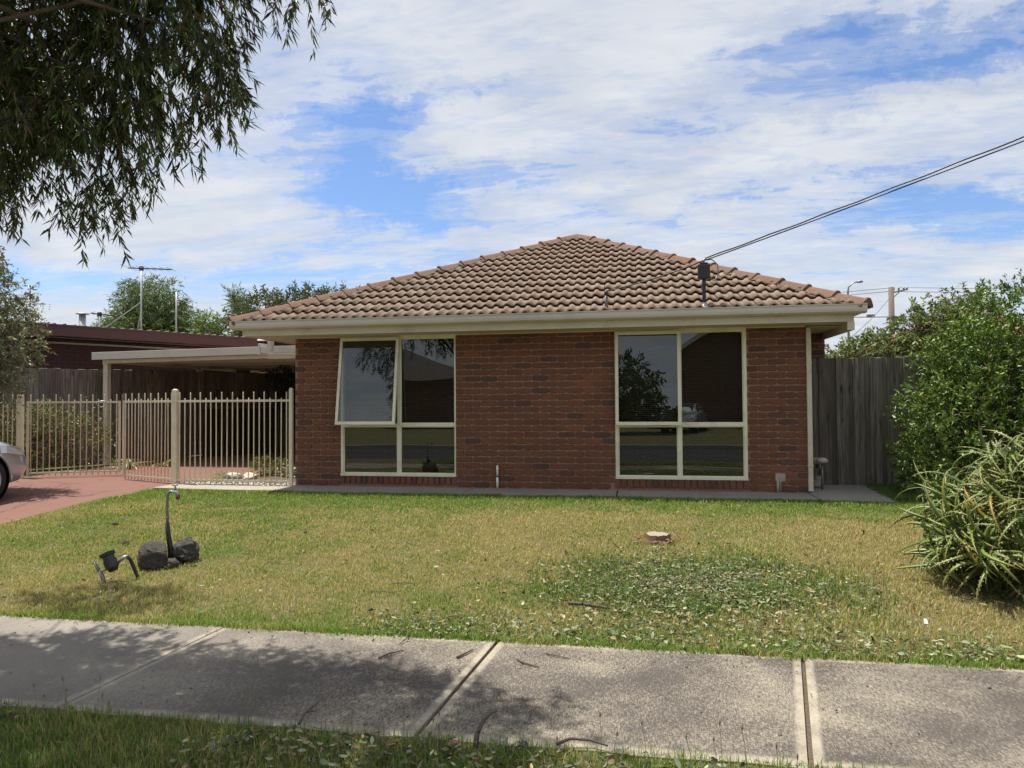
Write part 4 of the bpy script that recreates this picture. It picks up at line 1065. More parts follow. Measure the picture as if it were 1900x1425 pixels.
m = MB(); q = b0+ax*.105; sx = Vector((.91, 0, .42)); m.bar(q-ax*.0, q+ax*.035, .088, .088, (0, 1, 0)); m.build('meter_lid', MT['black'], wm, bevel=.008)

st = empty('tree_stump', (.17, -2.80, .13)); tag(st, 'low freshly cut tree stump with a pale top in the dry grass', 'stump')
m = MB(); pr = []; n = 26
def srad(a, s): return s*(.118+.012*math.sin(3*a+1)+.006*math.sin(7*a)+.05*max(0, math.cos(a+.9))**6*(1 if s > 1.02 else .3))
levels = [(.07, 1.35), (.12, 1.12), (.165, 1.0), (.212, .98)]
vs = [(.17+srad(2*math.pi*k/n, s)*math.cos(2*math.pi*k/n), -2.80+srad(2*math.pi*k/n, s)*math.sin(2*math.pi*k/n), z+.008*math.sin(k*2.1)) for z, s in levels for k in range(n)]
m.add(vs, [(i*n+k, i*n+(k+1) % n, (i+1)*n+(k+1) % n, (i+1)*n+k) for i in range(len(levels)-1) for k in range(n)]); m.build('bark', simple('stump_bark', (.20, .13, .09), .95, var=.5, scale=25, bmp=.9), st)
mt, nt = newmat('cut_wood'); oc = node(nt, 'ShaderNodeTexCoord').outputs['Object']
wv = node(nt, 'ShaderNodeTexWave', {'Vector': mapping(nt, oc, (1, 1, .01)), 'Scale': 14.0, 'Distortion': 2.0, 'Detail': 3.0}, wave_type='RINGS', rings_direction='Z').outputs['Fac']
finish(nt, pbsdf(nt, mix(nt, wv, (.22, .18, .125), (.34, .295, .22)), .8))
m = MB(); m.add([(0.17+srad(2*math.pi*k/n, .93)*math.cos(2*math.pi*k/n), -2.80+srad(2*math.pi*k/n, .93)*math.sin(2*math.pi*k/n), .213+.004*math.sin(k*2.1)) for k in range(n)], [tuple(range(n))]); m.build('cut_face', mt, st)
m = MB(); m.box(.24, .34, -2.92, -2.84, .10, .125); m.build('pale_scrap', MT['white'], st, bevel=.012)
chips = MB()
for k in range(60):
    a = random.uniform(2.6, 6.6); r = random.uniform(.13, .26); c = Vector((.17+r*math.cos(a), -2.80+r*.8*math.sin(a), float(zl(.17, -2.8+r*math.sin(a)))+random.uniform(.02, .05)))
    d = Vector((random.gauss(0, 1), random.gauss(0, 1), random.gauss(0, .3))).normalized()*random.uniform(.012, .03); e = d.cross(Vector((0, 0, 1))).normalized()*.010
    chips.add([c-d, c+e, c+d, c-e, c+Vector((0, 0, .01))], [(0, 1, 4), (1, 2, 4), (2, 3, 4), (3, 0, 4)])
chips.build('wood_chips', simple('red_wood_chip', (.20, .115, .065), .9, var=.4, scale=40), st, kind='stuff')


# ------------------------------------------------------------------ vegetation
def cloud(g, centres, outd, nper, tl, L, W, cols, w=None, droop=0.25, splay=0.9, bend=.25, fold=.25, var=.2, Lvar=.25, two=True):
    """leafy twigs: each centre carries a short twig growing along outd with nper leaves along it"""
    n = len(centres); td = unit(outd+g.normal(0, .45, (n, 3))+np.array([0, 0, -droop])[None]); t = g.random((n, nper, 1))
    ln = tl*(0.6+.8*g.random((n, 1, 1)))
    P = centres[:, None]+td[:, None]*t*ln+np.array([0, 0, -1])[None, None]*droop*.35*(t*ln)**2/tl
    rd = unit(g.normal(size=(n, nper, 3))); D = unit(td[:, None]*(1.1-splay*.5)+rd*splay+np.array([0, 0, -droop])[None, None])
    m = n*nper; tint = np.repeat(1+g.normal(0, .12, (n, 1)), nper, 1).reshape(-1, 1)
    C = np.clip(pal(g, m, cols, w, var)*tint, .004, .9)
    V, F, Cc_ = leaves_arrays(P.reshape(-1, 3), D.reshape(-1, 3), L*(1+g.normal(0, Lvar, m)).clip(.4, 1.8), W*(1+g.normal(0, .2, m)).clip(.5, 1.6), C, bend, fold, seed=int(g.integers(1e6)), two=two)
    return V, F, Cc_, centres, centres+td*ln[:, 0]


def foliage(name, parts, mat, parent, loc):
    Vs, Fs, Cs = [], [], []; o = 0
    for V, F, C in parts: Vs.append(V); Fs.append(F+o); Cs.append(C); o += len(V)
    V = np.concatenate(Vs)-np.array(loc)[None]; me = fast_mesh(name, V, np.concatenate(Fs), np.concatenate(Cs)); return mobj(name, me, mat, parent)


def branches(name, base, targets, r0, mat, parent, loc, nmid=5, seed=0, trunk_top=None):
    g = random.Random(seed); m = MB(); base = Vector(base); tt = Vector(trunk_top) if trunk_top is not None else base+Vector((0, 0, .5))
    k = 6; pts = [base.lerp(tt, i/k)+Vector((g.gauss(0, .02), g.gauss(0, .02), 0))*(i > 0)*r0*8 for i in range(k+1)]
    m.tube(pts, [r0*(1-.35*i/k) for i in range(k+1)], 10)
    for t in targets:
        t = Vector(t); s = pts[g.randint(3, k)]; mid = s.lerp(t, .5)+Vector((g.gauss(0, .1), g.gauss(0, .1), g.uniform(0, .15)))*(t-s).length
        q = [s, s.lerp(mid, .6), mid, mid.lerp(t, .55)+Vector((g.gauss(0, .04), g.gauss(0, .04), g.gauss(0, .04))), t]
        rr = r0*g.uniform(.22, .5); m.tube(q, [rr, rr*.8, rr*.6, rr*.4, rr*.12], 6, caps=False)
    return m.build(name, mat, parent, smooth=True)


def plant(name, label, cat, base, blobs, ncl, nper, tl, L, W, cols, mat='leaf', w=None, shell=.5, trunk_r=.05, trunk_top=None, nbr=24, seed=0, droop=.2, splay=.9, group=None, crown='crown', extra=None, bend=.25, up=0.0, kindb='bark', cull=None, var=.2):
    g = np.random.default_rng(seed); r = empty(name, base); tag(r, label, cat, group)
    P, N = blob_points(g, blobs, ncl, shell); N = unit(N+np.array([0, 0, up])[None])
    if cull is not None: k = cull(P); P = P[k]; N = N[k]
    V, F, C, a, b = cloud(g, P, N, nper, tl, L, W, cols, w, droop, splay, bend, var=var)
    parts = [(V, F, C)]
    if extra: parts += extra(g)
    foliage(crown, parts, MT[mat], r, base)
    if nbr: branches('trunk', base, P[g.choice(len(P), min(nbr, len(P)), replace=False)], trunk_r, MT[kindb], r, base, seed=seed, trunk_top=trunk_top)
    # fine twigs
    tw = MB()
    for i in g.choice(len(P), min(len(P), 260), replace=False): tw.tube([a[i]-(b[i]-a[i])*1.2, a[i], b[i]], [.006*tl/.2, .004*tl/.2, .0015], 4, caps=False)
    tw.build('twigs', MT[kindb], r, kind='stuff')
    return r


# overhanging street tree, upper left: long narrow drooping leaves
dk = [(.090, .125, .040), (.058, .085, .032), (.160, .215, .055), (.045, .055, .034), (.15, .10, .065)]
CANOPY = [(-5.25, -4.65, 4.15, .70, .38, .45), (-4.9, -6.2, 4.0, .85, .8, .95), (-4.3, -5.9, 3.75, .70, .7, .75), (-3.6, -6.0, 3.9, .62, .6, .75), (-3.05, -5.9, 4.05, .5, .5, .62), (-2.65, -6.0, 4.15, .42, .45, .55),
          (-2.3, -6.1, 4.5, .36, .45, .42), (-3.4, -6.4, 4.8, 1.2, .9, .8), (-4.6, -6.9, 4.9, 1.1, 1.0, 1.0), (-2.3, -6.4, 5.0, .7, .6, .45), (-3.2, -7.2, 5.2, 1.3, .9, .6), (-4.4, -7.4, 4.3, 1.0, .7, .9), (-4.3, -8.2, 5.2, 1.3, 1.0, .7),
          (-4.6, -5.7, 3.4, .5, .35, .4), (-3.75, -6.15, 3.35, .35, .3, .42), (-3.3, -6.0, 3.3, .25, .25, .3), (-2.55, -5.95, 3.6, .22, .25, .28), (-3.0, -5.95, 3.45, .22, .25, .28)]
def dangling(g):
    out = []
    tips = [(-4.35, -5.8, 2.85), (-3.45, -5.8, 2.80), (-4.2, -5.8, 3.05), (-3.35, -5.85, 3.0), (-3.2, -5.8, 3.15), (-2.75, -5.8, 3.3), (-2.4, -5.85, 3.55), (-2.05, -5.9, 4.05), (-3.9, -5.8, 3.0), (-4.7, -5.8, 2.95), (-3.55, -5.8, 2.95), (-1.8, -6.0, 4.25), (-4.45, -5.9, 2.95), (-5.1, -5.8, 2.9), (-3.0, -5.9, 3.2), (-2.6, -5.8, 3.45), (-5.5, -5.9, 2.8)]
    for t in tips:
        c = np.array(t)[None]+g.normal(0, .10, (13, 3)); c[:, 2] -= g.random(13)*.14-.10
        V, F, C, a, b = cloud(g, c, np.tile([.15, 0, -1.0], (13, 1)), 24, .20, .080, .0125, dk, None, .7, .85, .5); out.append((V, F, C))
    return out
plant('street_tree', 'tall shady tree whose long narrow leaves hang over the footpath at upper left', 'tree', (-4.55, -8.45, -.08), CANOPY, 7200, 24, .17, .080, .0125, dk, 'leaf', shell=.12, trunk_r=.10, trunk_top=(-4.6, -8.3, 5.0), nbr=90, seed=5, droop=.85, splay=.7, extra=dangling, bend=.5)

# smaller tree at the left edge with grey green leaves and berries
sg = [(.19, .215, .11), (.13, .165, .07), (.29, .28, .19), (.28, .19, .14), (.10, .13, .055)]
def berries(g):
    c, n_ = blob_points(g, [(-9.3, -.9, 2.7, .85, .6, .85)], 60, .8); D = unit(g.normal(size=(180, 3))); P = np.repeat(c, 3, 0)+g.normal(0, .02, (180, 3))
    return [leaves_arrays(P, D, np.full(180, .022), np.full(180, .02), pal(g, 180, [(.10, .03, .03), (.05, .02, .03)]), .1, .5)]
plant('berry_tree', 'small grey green tree with dark berries leaning in at the left edge', 'tree', (-10.6, -1.2, .2),
      [(-9.55, -.9, 3.0, .72, .5, .55), (-9.3, -.9, 2.5, .75, .5, .55), (-9.5, -.9, 1.95, .55, .45, .45), (-10.3, -1.0, 2.7, .9, .7, 1.2), (-9.2, -.9, 1.65, .25, .25, .18), (-9.6, -.9, 3.6, .35, .4, .35)],
      2000, 15, .18, .062, .021, sg, 'leafg', shell=.3, trunk_r=.07, trunk_top=(-10.2, -1.0, 2.2), nbr=46, seed=11, droop=.25, extra=berries)

# big glossy shrub at the right
rg = [(.115, .185, .030), (.075, .130, .022), (.175, .25, .045), (.050, .080, .018), (.27, .33, .075)]
SH = [(4.35, .0, .95, 1.05, .85, .75), (4.65, .15, 1.75, .95, .8, .75), (4.95, .2, 2.35, .85, .8, .58), (3.85, -.15, 1.35, .62, .6, .35), (3.75, -.1, .7, .55, .55, .42), (5.6, -.1, 1.4, 1.0, .9, 1.3), (4.25, .1, 2.1, .45, .5, .38), (3.95, .3, 1.9, .36, .4, .35), (4.0, -.2, .42, .5, .5, .35)]
def shoots(g):
    out = []
    for (x, z, h) in ((4.45, 2.62, .38), (4.2, 2.40, .45), (4.65, 2.75, .3), (3.95, 2.15, .42), (4.85, 2.85, .32), (3.35, 1.42, .1), (3.2, 1.40, .12), (3.75, 2.05, .25)):
        k = 26; t = g.random((k, 1)); P = np.array([x, -.1, z])[None]+np.array([.12*(g.random()-.5), 0, h])[None]*t+g.normal(0, .018, (k, 3)); out.append(leaves_arrays(P, unit(g.normal(size=(k, 3))+np.array([0, 0, .6])), np.full(k, .055), np.full(k, .022), pal(g, k, rg), .3, .3))
    return out
plant('glossy_shrub', 'large bright green glossy shrub covering the end of the side fence', 'shrub', (4.5, .1, .25), SH, 3900, 15, .15, .055, .024, rg, 'leafg', shell=.55, trunk_r=.06, trunk_top=(4.5, .1, 1.4), nbr=60, seed=21, droop=.0, up=.5, extra=shoots, w=[.34, .27, .2, .12, .07])

# trees behind
rb = [(.11, .145, .055), (.075, .105, .042), (.17, .21, .085), (.26, .27, .07)]
plant('orchard_tree', 'grey green tree behind the side fence, left of the timber power pole', 'tree', (6.0, 11.5, .2), [(5.9, 11.5, 2.45, .65, .8, .5), (6.7, 11.8, 2.7, .7, .8, .6), (5.6, 11.4, 2.1, .5, .6, .45)], 480, 14, .35, .12, .05, rb, 'leaf', shell=.3, trunk_r=.12, trunk_top=(6.1, 11.5, 2.3), nbr=40, seed=31, up=.4, group='trees behind the side fence')
plant('orchard_tree', 'taller grey green tree behind the side fence, right of the timber power pole', 'tree', (7.6, 12.0, .2), [(7.7, 12, 3.4, .55, .8, .6), (8.5, 12, 3.55, .7, .8, .65), (9.3, 12, 3.6, .9, .8, .9), (8.0, 12, 2.8, .7, .8, .5)], 620, 14, .35, .12, .05, rb, 'leaf', shell=.3, trunk_r=.12, trunk_top=(7.8, 12, 2.6), nbr=40, seed=32, up=.4, group='trees behind the side fence')
ca = [(.13, .185, .055), (.095, .14, .048), (.20, .26, .08), (.07, .10, .036)]
plant('feathery_tree', 'rounded feathery green tree rising behind the stayed television antenna', 'tree', (-26.3, 25, .2),
      [(-26.2, 25, 5.6, 2.1, 1.8, 1.9), (-27.6, 25, 5.0, 1.4, 1.4, 1.5), (-24.6, 25, 5.2, 1.4, 1.4, 1.5), (-25.8, 25, 7.1, 1.5, 1.4, 1.1), (-28.3, 25, 5.9, .7, .8, .8), (-27.2, 25, 7.4, .8, .8, .7)], 1900, 14, .6, .26, .045, ca, 'leaf', shell=.35, trunk_r=.3, trunk_top=(-26.3, 25, 4.2), nbr=50, seed=41, droop=.3)
plant('young_tree', 'bright green young tree just left of the main roof corner', 'tree', (-21.8, 24, .2), [(-21.9, 24, 4.2, .9, .9, 1.3), (-22.0, 24, 5.4, .6, .6, .9), (-21.2, 24, 3.7, 1.1, .9, 1.0), (-22.6, 24, 3.9, .7, .8, .9)], 700, 14, .45, .22, .055, [(.14, .21, .045), (.10, .16, .04), (.19, .26, .06)], 'leaf', shell=.3, trunk_r=.15, trunk_top=(-21.8, 24, 3.0), nbr=24, seed=42, up=.4)
plant('wispy_tree', 'pale wispy branches waving above the left end of the roof', 'tree', (-19.6, 24, .2), [(-20.2, 24, 6.3, .30, .5, .75), (-19.9, 24, 5.2, .5, .6, .7), (-20.6, 24, 6.9, .22, .4, .35)], 170, 14, .5, .24, .04, [(.15, .19, .08), (.11, .15, .06)], 'leaf', shell=.2, trunk_r=.12, trunk_top=(-19.7, 24, 4.5), nbr=14, seed=43, droop=-.1, up=.5)
plant('dark_leaved_tree', 'dense dark green tree rising behind the left slope of the tiled roof', 'tree', (-14.3, 17, .2), [(-14.8, 17, 4.8, 1.5, 1.3, 1.2), (-13.2, 17, 4.9, 1.5, 1.3, 1.25), (-11.8, 17, 4.9, 1.3, 1.2, 1.1), (-15.6, 17, 4.3, 1.0, 1.0, 1.0), (-14, 17, 3.4, 1.8, 1.2, 1.0)], 1500, 14, .4, .14, .055, [(.055, .082, .022), (.042, .062, .018), (.09, .12, .03), (.13, .11, .04)], 'leafg', shell=.5, trunk_r=.25, trunk_top=(-13.9, 17, 3.2), nbr=34, seed=44, up=.3)
plant('shaded_shrub', 'dark glossy shrub in the shade between the carport and the house corner', 'shrub', (-8.3, 6.6, .27), [(-8.35, 6.6, 1.8, .55, .5, .65), (-8.0, 6.5, 1.3, .5, .5, .6), (-8.6, 6.7, 2.15, .5, .4, .22)], 420, 14, .16, .06, .03, [(.045, .075, .02), (.03, .05, .015), (.09, .13, .04)], 'leafg', shell=.4, trunk_r=.05, trunk_top=(-8.3, 6.6, 1.3), nbr=20, seed=45)
hd = [(.12, .15, .045), (.075, .095, .033), (.24, .25, .11), (.30, .22, .12)]
plant('scrubby_hedge', 'straggly hedge of small leaves and bare twigs behind the left gate leaf', 'hedge', (-11.6, 1.7, .25), [(-10.35, 2.1, .75, .55, .40, .52), (-11.2, 1.8, .85, .75, .45, .62), (-12.1, 1.6, .9, .75, .45, .66), (-13.1, 1.5, .9, .8, .5, .66), (-10.8, 1.9, 1.15, .6, .4, .30)], 1500, 11, .22, .042, .020, hd, 'leafg', shell=.35, trunk_r=.04, trunk_top=(-11.5, 1.7, .7), nbr=130, seed=46, droop=-.2, up=.9)
plant('yellow_green_shrub', 'small yellow green shrub in the bed behind the fence panel', 'shrub', (-6.0, 1.15, .26), [(-6.15, 1.15, .42, .20, .2, .18), (-5.85, 1.2, .40, .16, .18, .17)], 210, 12, .07, .028, .014, [(.16, .19, .04), (.09, .13, .03), (.24, .24, .05)], 'leaf', shell=.3, trunk_r=.015, trunk_top=(-6.0, 1.15, .35), nbr=12, seed=47, up=.6)
def flow(g): k = 46; P = np.array([-5.55, 1.0, .40])[None]+g.normal(0, 1, (k, 3))*np.array([.12, .10, .07]); P = np.repeat(P, 4, 0); return [leaves_arrays(P, unit(g.normal(size=(4*k, 3))), np.full(4*k, .026), np.full(4*k, .022), pal(g, 4*k, [(.75, .74, .68)], var=.05), .1, .1)]
plant('white_flowers', 'low clump of white flowers beside the yellow green shrub', 'flowers', (-5.55, 1.0, .26), [(-5.55, 1.0, .33, .17, .15, .10)], 90, 9, .06, .03, .014, [(.07, .12, .03), (.10, .16, .04)], 'leaf', shell=.2, trunk_r=.01, trunk_top=(-5.55, 1.0, .32), nbr=6, seed=48, up=.7, extra=flow)
def flow2(g): k = 40; P = np.array([-5.2, 1.15, .42])[None]+g.normal(0, 1, (k, 3))*np.array([.10, .10, .05]); P = np.repeat(P, 4, 0); return [leaves_arrays(P, unit(g.normal(size=(4*k, 3))), np.full(4*k, .030), np.full(4*k, .024), pal(g, 4*k, [(.55, .30, .04), (.60, .42, .06)], var=.1), .1, .1)]
plant('orange_flowers', 'orange and yellow flowers low against the house corner behind the fence', 'flowers', (-5.2, 1.15, .26), [(-5.2, 1.15, .34, .14, .14, .09)], 60, 9, .06, .03, .014, [(.07, .12, .03)], 'leaf', shell=.2, trunk_r=.01, trunk_top=(-5.2, 1.15, .32), nbr=6, seed=49, up=.7, extra=flow2)
# bed edging stones and pebbles
g = np.random.default_rng(3)
bs = MB(); bs.prism([(-6.9, .42), (-5.05, .42), (-5.05, 1.5), (-6.2, 1.5)], .24, .285); tag(bs.build('garden_bed', MT['soil']), kind='structure')
for i, (x, y, s) in enumerate(((-6.42, .72, .17), (-6.12, .68, .12))): rock('rock', (x, y, .32), (s, .11, .065), 60+i, ('wide' if i == 0 else 'narrower')+' flat white stone at the front of the garden bed', (.50, .47, .40), .25, 'white stones in the garden bed')
pb = MB()
for i in range(420):
    x, y = random.uniform(-6.85, -5.05), random.gauss(-.02, .07) if i % 3 else random.gauss(.3, .1); r = random.uniform(.010, .026); c = (x, y, .283)
    pb.add([(c[0]+r*a, c[1]+r*b_, c[2]+r*.6*d) for a, b_, d in ((1, 0, 0), (0, 1, 0), (-1, 0, 0), (0, -1, 0), (0, 0, 1), (0, 0, -1))], [(0, 1, 4), (1, 2, 4), (2, 3, 4), (3, 0, 4), (1, 0, 5), (2, 1, 5), (3, 2, 5), (0, 3, 5)])
tag(pb.build('pebbles', simple('white_pebble', (.58, .55, .48), .8, var=.25, scale=30), bevel=0, smooth=True), 'loose white pebbles along the foot of the steel fence panel', 'pebbles', kind='stuff')


# strap leaved plants
def straps(name, label, cat, c, n, L, W, cols, seed, mat='leafg', spread=.7, group=None):
    g = np.random.default_rng(seed); r = empty(name, c); tag(r, label, cat, group); MS = []
    for k in range(5):
        el = R(38+k*10); seg = 6; vs = []; th = el; p = Vector((0, 0, 0)); w0 = W
        for i in range(seg+1):
            t = i/seg; w = w0*(.5+1.2*t if t < .3 else .86*(1-(t-.3)/.7)**.7)+.0008; vs += [(p.x, -w/2, p.z), (p.x, 0, p.z-w*.25), (p.x, w/2, p.z)]
            p = p+Vector((math.cos(th), 0, math.sin(th)))*L/seg; th -= R(18+k*3)
        fs = [(i*3+j, i*3+j+1, i*3+4+j, i*3+3+j) for i in range(seg) for j in range(2)]
        col = np.array(cols[k % len(cols)]); me = fast_mesh('leaf', np.array([tuple(v) for v in vs]), np.array(fs), np.tile(col, (len(vs), 1)), smooth=True); me.materials.append(MT[mat]); MS.append(me)
    for i in range(n):
        o = mobj('leaf', MS[int(g.integers(5))], None, r, (float(g.normal(0, .04)), float(g.normal(0, .04)), 0)); s = float(g.uniform(.6, 1.15)); o.scale = (s, s, s); o.rotation_euler = (float(g.normal(0, .15)), float(g.normal(0, .15)), float(g.uniform(0, 6.28)))
    return r
sc_ = [(.16, .22, .06), (.24, .27, .10), (.11, .17, .045), (.32, .33, .15)]
straps('strappy_plant', 'arching pale green strap leaved plant beside the open gate leaves', 'plant', (-9.55, 2.3, .26), 34, .55, .045, sc_, 1, group='strap leaved plants by the gate')
straps('strappy_plant', 'smaller strap leaved clump at the right of the pale green one', 'plant', (-9.1, 2.7, .26), 24, .38, .035, sc_, 2, group='strap leaved plants by the gate')
straps('grassy_plant', 'low grassy tuft left of the white stones in the garden bed', 'plant', (-6.75, 1.0, .27), 60, .26, .012, [(.13, .20, .05), (.17, .24, .07)], 4)

# ------------------------------------------------------------------ aloe clump, lower right
AL = empty('aloe_clump', (3.3, -3.95, .05)); tag(AL, 'big sprawling clump of toothed grey green aloe with curling leaves at the right', 'aloe')
am, nt = newmat('aloe_leaf')
a_ = node(nt, 'ShaderNodeAttribute', attribute_name='col').outputs['Color']; rr_ = node(nt, 'ShaderNodeObjectInfo').outputs['Random']
tint = ramp(nt, rr_, [(0, (.85, .95, .85)), (.4, (1.0, 1.0, 1.0)), (.7, (1.2, 1.15, .9)), (.94, (1.0, 1.05, .9)), (.975, (1.7, 1.0, .6)), (1, (1.4, 1.0, .6))])
c_ = mix(nt, 1.0, a_, tint, 'MULTIPLY'); ob = node(nt, 'ShaderNodeTexCoord').outputs['Object']
c_ = mix(nt, ramp(nt, noise(nt, ob, 18, 5, .7), [(.5, 0.), (.8, .5)]), c_, (.15, .19, .065))
finish(nt, pbsdf(nt, c_, .42, 0, bump(nt, noise(nt, mapping(nt, ob, (60, 60, 60)), 1, 3, .6), .2, .003), .5))
def aloe_leaf(k):
    g = random.Random(k+70); seg = 7; L = .58*g.uniform(.85, 1.1); th = R(g.uniform(15, 55)); curl = R(g.uniform(9, 27)); w0 = .040; p = Vector((0, 0, 0)); vs = []; cs = []; yaw = 0; yc = R(g.uniform(-9, 9)); cen = []
    for i in range(seg+1):
        t = i/seg; w = w0*.62*(1-t)**.7*(1.0 if t > .12 else .85)+.0012; d = Vector((math.cos(th)*math.cos(yaw), math.cos(th)*math.sin(yaw), math.sin(th))); s = Vector((-math.sin(yaw), math.cos(yaw), 0)); n_ = d.cross(s)*-1
        vs += [p-s*w, p-n_*w*.30, p+s*w, p-n_*w*.10]; cen.append((p.copy(), s, w, n_))
        e = np.array((.175, .235, .048)); mcol = np.array((.085, .145, .042)); tipc = np.array((.27, .24, .075)); f = t**2.5
        for base_ in (e, mcol*.9, e, mcol): cs.append(base_*(1-f)+tipc*f)
        p = p+d*L/seg; th -= curl*(.6+.9*t); yaw += yc
    fs = [(i*4+j, i*4+(j+1) % 4, i*4+4+(j+1) % 4, i*4+4+j) for i in range(seg) for j in range(4)]
    tri = []
    for f in fs: tri += [(f[0], f[1], f[2]), (f[0], f[2], f[3])]
    for i in range(seg-1):
        for q in (.2, .7):
            for sg_ in (-1, 1):
                a0 = cen[i][0].lerp(cen[i+1][0], q); w = cen[i][2]*(1-q)+cen[i+1][2]*q; s = cen[i][1]; dd = (cen[i+1][0]-cen[i][0]).normalized(); b = len(vs); o = a0+s*sg_*w*.97
                vs += [o-dd*.006, o+dd*.006, o+s*sg_*.010+dd*.005]; cs += [np.array((.30, .29, .10))]*3; tri.append((b, b+1, b+2))
    me = fast_mesh('leaf', np.array([tuple(v) for v in vs]), np.array(tri), np.array(cs)); me.materials.append(am); return me
ALM = [aloe_leaf(k) for k in range(14)]
g = np.random.default_rng(12)
cen = np.array([3.50, -3.80, .42]); rad = np.array([1.28, .90, .72])
heads = []
while len(heads) < 140:
    d = unit(g.normal(size=3)); d[1] = -abs(d[1]) if g.random() < .7 else d[1]
    if d[2] < -.25: continue
    p = cen+rad*d*g.uniform(.80, .98)
    if all(np.linalg.norm(p-h[0]) > .118 for h in heads): heads.append((p, d))
def vis(h): px = (h[0][0]*.985+(h[0][1]+9.8)*.1736)/((h[0][1]+9.8)*.985-h[0][0]*.1736); return (h[1]@unit(np.array([0, -9.8, 1.5])-h[0])) - max(0, px-.74)*8
heads.sort(key=lambda h: -vis(h))
LV = [(np.array([v.co[:] for v in m.vertices]), np.array([p.vertices[:] for p in m.polygons]), np.array([c.color[:3] for c in m.color_attributes['col'].data])) for m in ALM]
bulk = []; nl = 0
for hi, (hp, d) in enumerate(heads):
    ax = Vector(unit(d*np.array([1, 1, .6])+np.array([0, 0, .55]))+g.normal(0, .15, 3)); q = ax.to_track_quat('Z', 'Y')
    for k in range(15):
        mi = int(g.integers(14)); ang = k*2.399+g.normal(0, .25); lean = g.uniform(-.10, .85)*(1 if k > 3 else 1.2)
        rot = q.to_matrix().to_4x4() @ Matrix.Rotation(ang, 4, 'Z') @ Matrix.Rotation(-lean, 4, 'Y'); s = float(g.uniform(.48, .90))*(.6 if k < 4 else 1)
        T = Matrix.Translation(Vector(hp)+Vector((float(g.normal(0, .03)), float(g.normal(0, .03)), float(g.normal(0, .03))))-AL.location) @ rot @ Matrix.Scale(s, 4)
        if hi < 20: o = bpy.data.objects.new('leaf', ALM[mi]); link(o, AL); o.matrix_local = T; nl += 1
        else:
            A4 = np.array(T); V, F, C = LV[mi]; bulk.append((V@A4[:3, :3].T+A4[:3, 3]+np.array(AL.location), F, C*g.uniform(.75, 1.2)))
foliage('leaf_mass', bulk, am, AL, AL.location).__setitem__('kind', 'stuff')
# inner stems and hanging dead leaves
n = 2600; d = unit(g.normal(size=(n, 3))*np.array([1, 1, .8])); d[:, 1] = -np.abs(d[:, 1])*np.where(g.random(n) < .75, 1, -1); P = cen+rad*d*g.uniform(.45, .90, (n, 1)); P[:, 2] = np.clip(P[:, 2], .08, 2)
D = unit(d*np.array([.8, .8, .2])+g.normal(0, .45, (n, 3))+np.array([0, 0, -.35])); C = pal(g, n, [(.075, .095, .04), (.11, .125, .055), (.20, .155, .09), (.14, .09, .055), (.04, .05, .025)], None, .25)
foliage('inner_leaves', [leaves_arrays(P, D, g.uniform(.16, .36, n), g.uniform(.012, .030, n), C, .8, .3, seed=9)], MT['leaf'], AL, AL.location).__setitem__('kind', 'stuff')
n = 2200; ang = g.uniform(0, 2*math.pi, n); rr2 = g.uniform(.55, 1.03, n)**.8; P = np.stack([3.45+1.15*rr2*np.cos(ang), -3.85+.80*rr2*np.sin(ang), np.zeros(n)], 1); P[:, 2] = zl(P[:, 0], P[:, 1])
D = unit(g.normal(0, .5, (n, 3))+np.array([0, 0, 1.0])); foliage('base_grass', [leaves_arrays(P, D, g.uniform(.12, .34, n), np.full(n, .008), pal(g, n, [(.06, .095, .03), (.09, .13, .04), (.16, .15, .07)]), .9, .3, seed=10)], MT['blade'], AL, AL.location).__setitem__('kind', 'stuff')


# ------------------------------------------------------------------ grass
def grass(name, n, xr, yr, zf, hfun, wfun, colfun, keep, seed, dens=None):
    g = np.random.default_rng(seed); x = g.uniform(*xr, n); t = g.random(n); y = yr[0]+(yr[1]-yr[0])*(t if dens is None else t**dens)
    k = keep(x, y, g); x, y = x[k], y[k]; n = len(x); z = zf(x, y)-.004; h = hfun(x, y, g); w = wfun(x, y, g); C = colfun(x, y, g)
    a = g.uniform(0, 2*math.pi, n); lean = g.normal(.45, .28, n); d = np.stack([np.cos(a), np.sin(a)], 1); s = np.stack([-d[:, 1], d[:, 0]], 1)
    B = np.stack([x, y, z], 1); z0 = np.zeros(n)
    mid = B+np.stack([d[:, 0]*h*lean*.35, d[:, 1]*h*lean*.35, h*.62], 1); tip = B+np.stack([d[:, 0]*h*lean*1.1, d[:, 1]*h*lean*1.1, h*(1-.18*lean**2)], 1)
    S = np.stack([s[:, 0]*w/2, s[:, 1]*w/2, z0], 1)
    V = np.stack([B-S, B+S, mid+S*.8, mid-S*.8, tip], 1).reshape(-1, 3); b = (np.arange(n)*5)[:, None, None]
    F = (np.array([[0, 1, 2], [0, 2, 3], [3, 2, 4]])[None]+b).reshape(-1, 3)
    Cs = np.repeat(C, 5, 0).reshape(n, 5, 3); Cs[:, :2] *= .9; Cs[:, 4] = Cs[:, 4]*.8+np.array([.30, .26, .13])*.2
    me = fast_mesh(name, V, F, Cs.reshape(-1, 3)); o = mobj(name, me, MT['blade']); return o


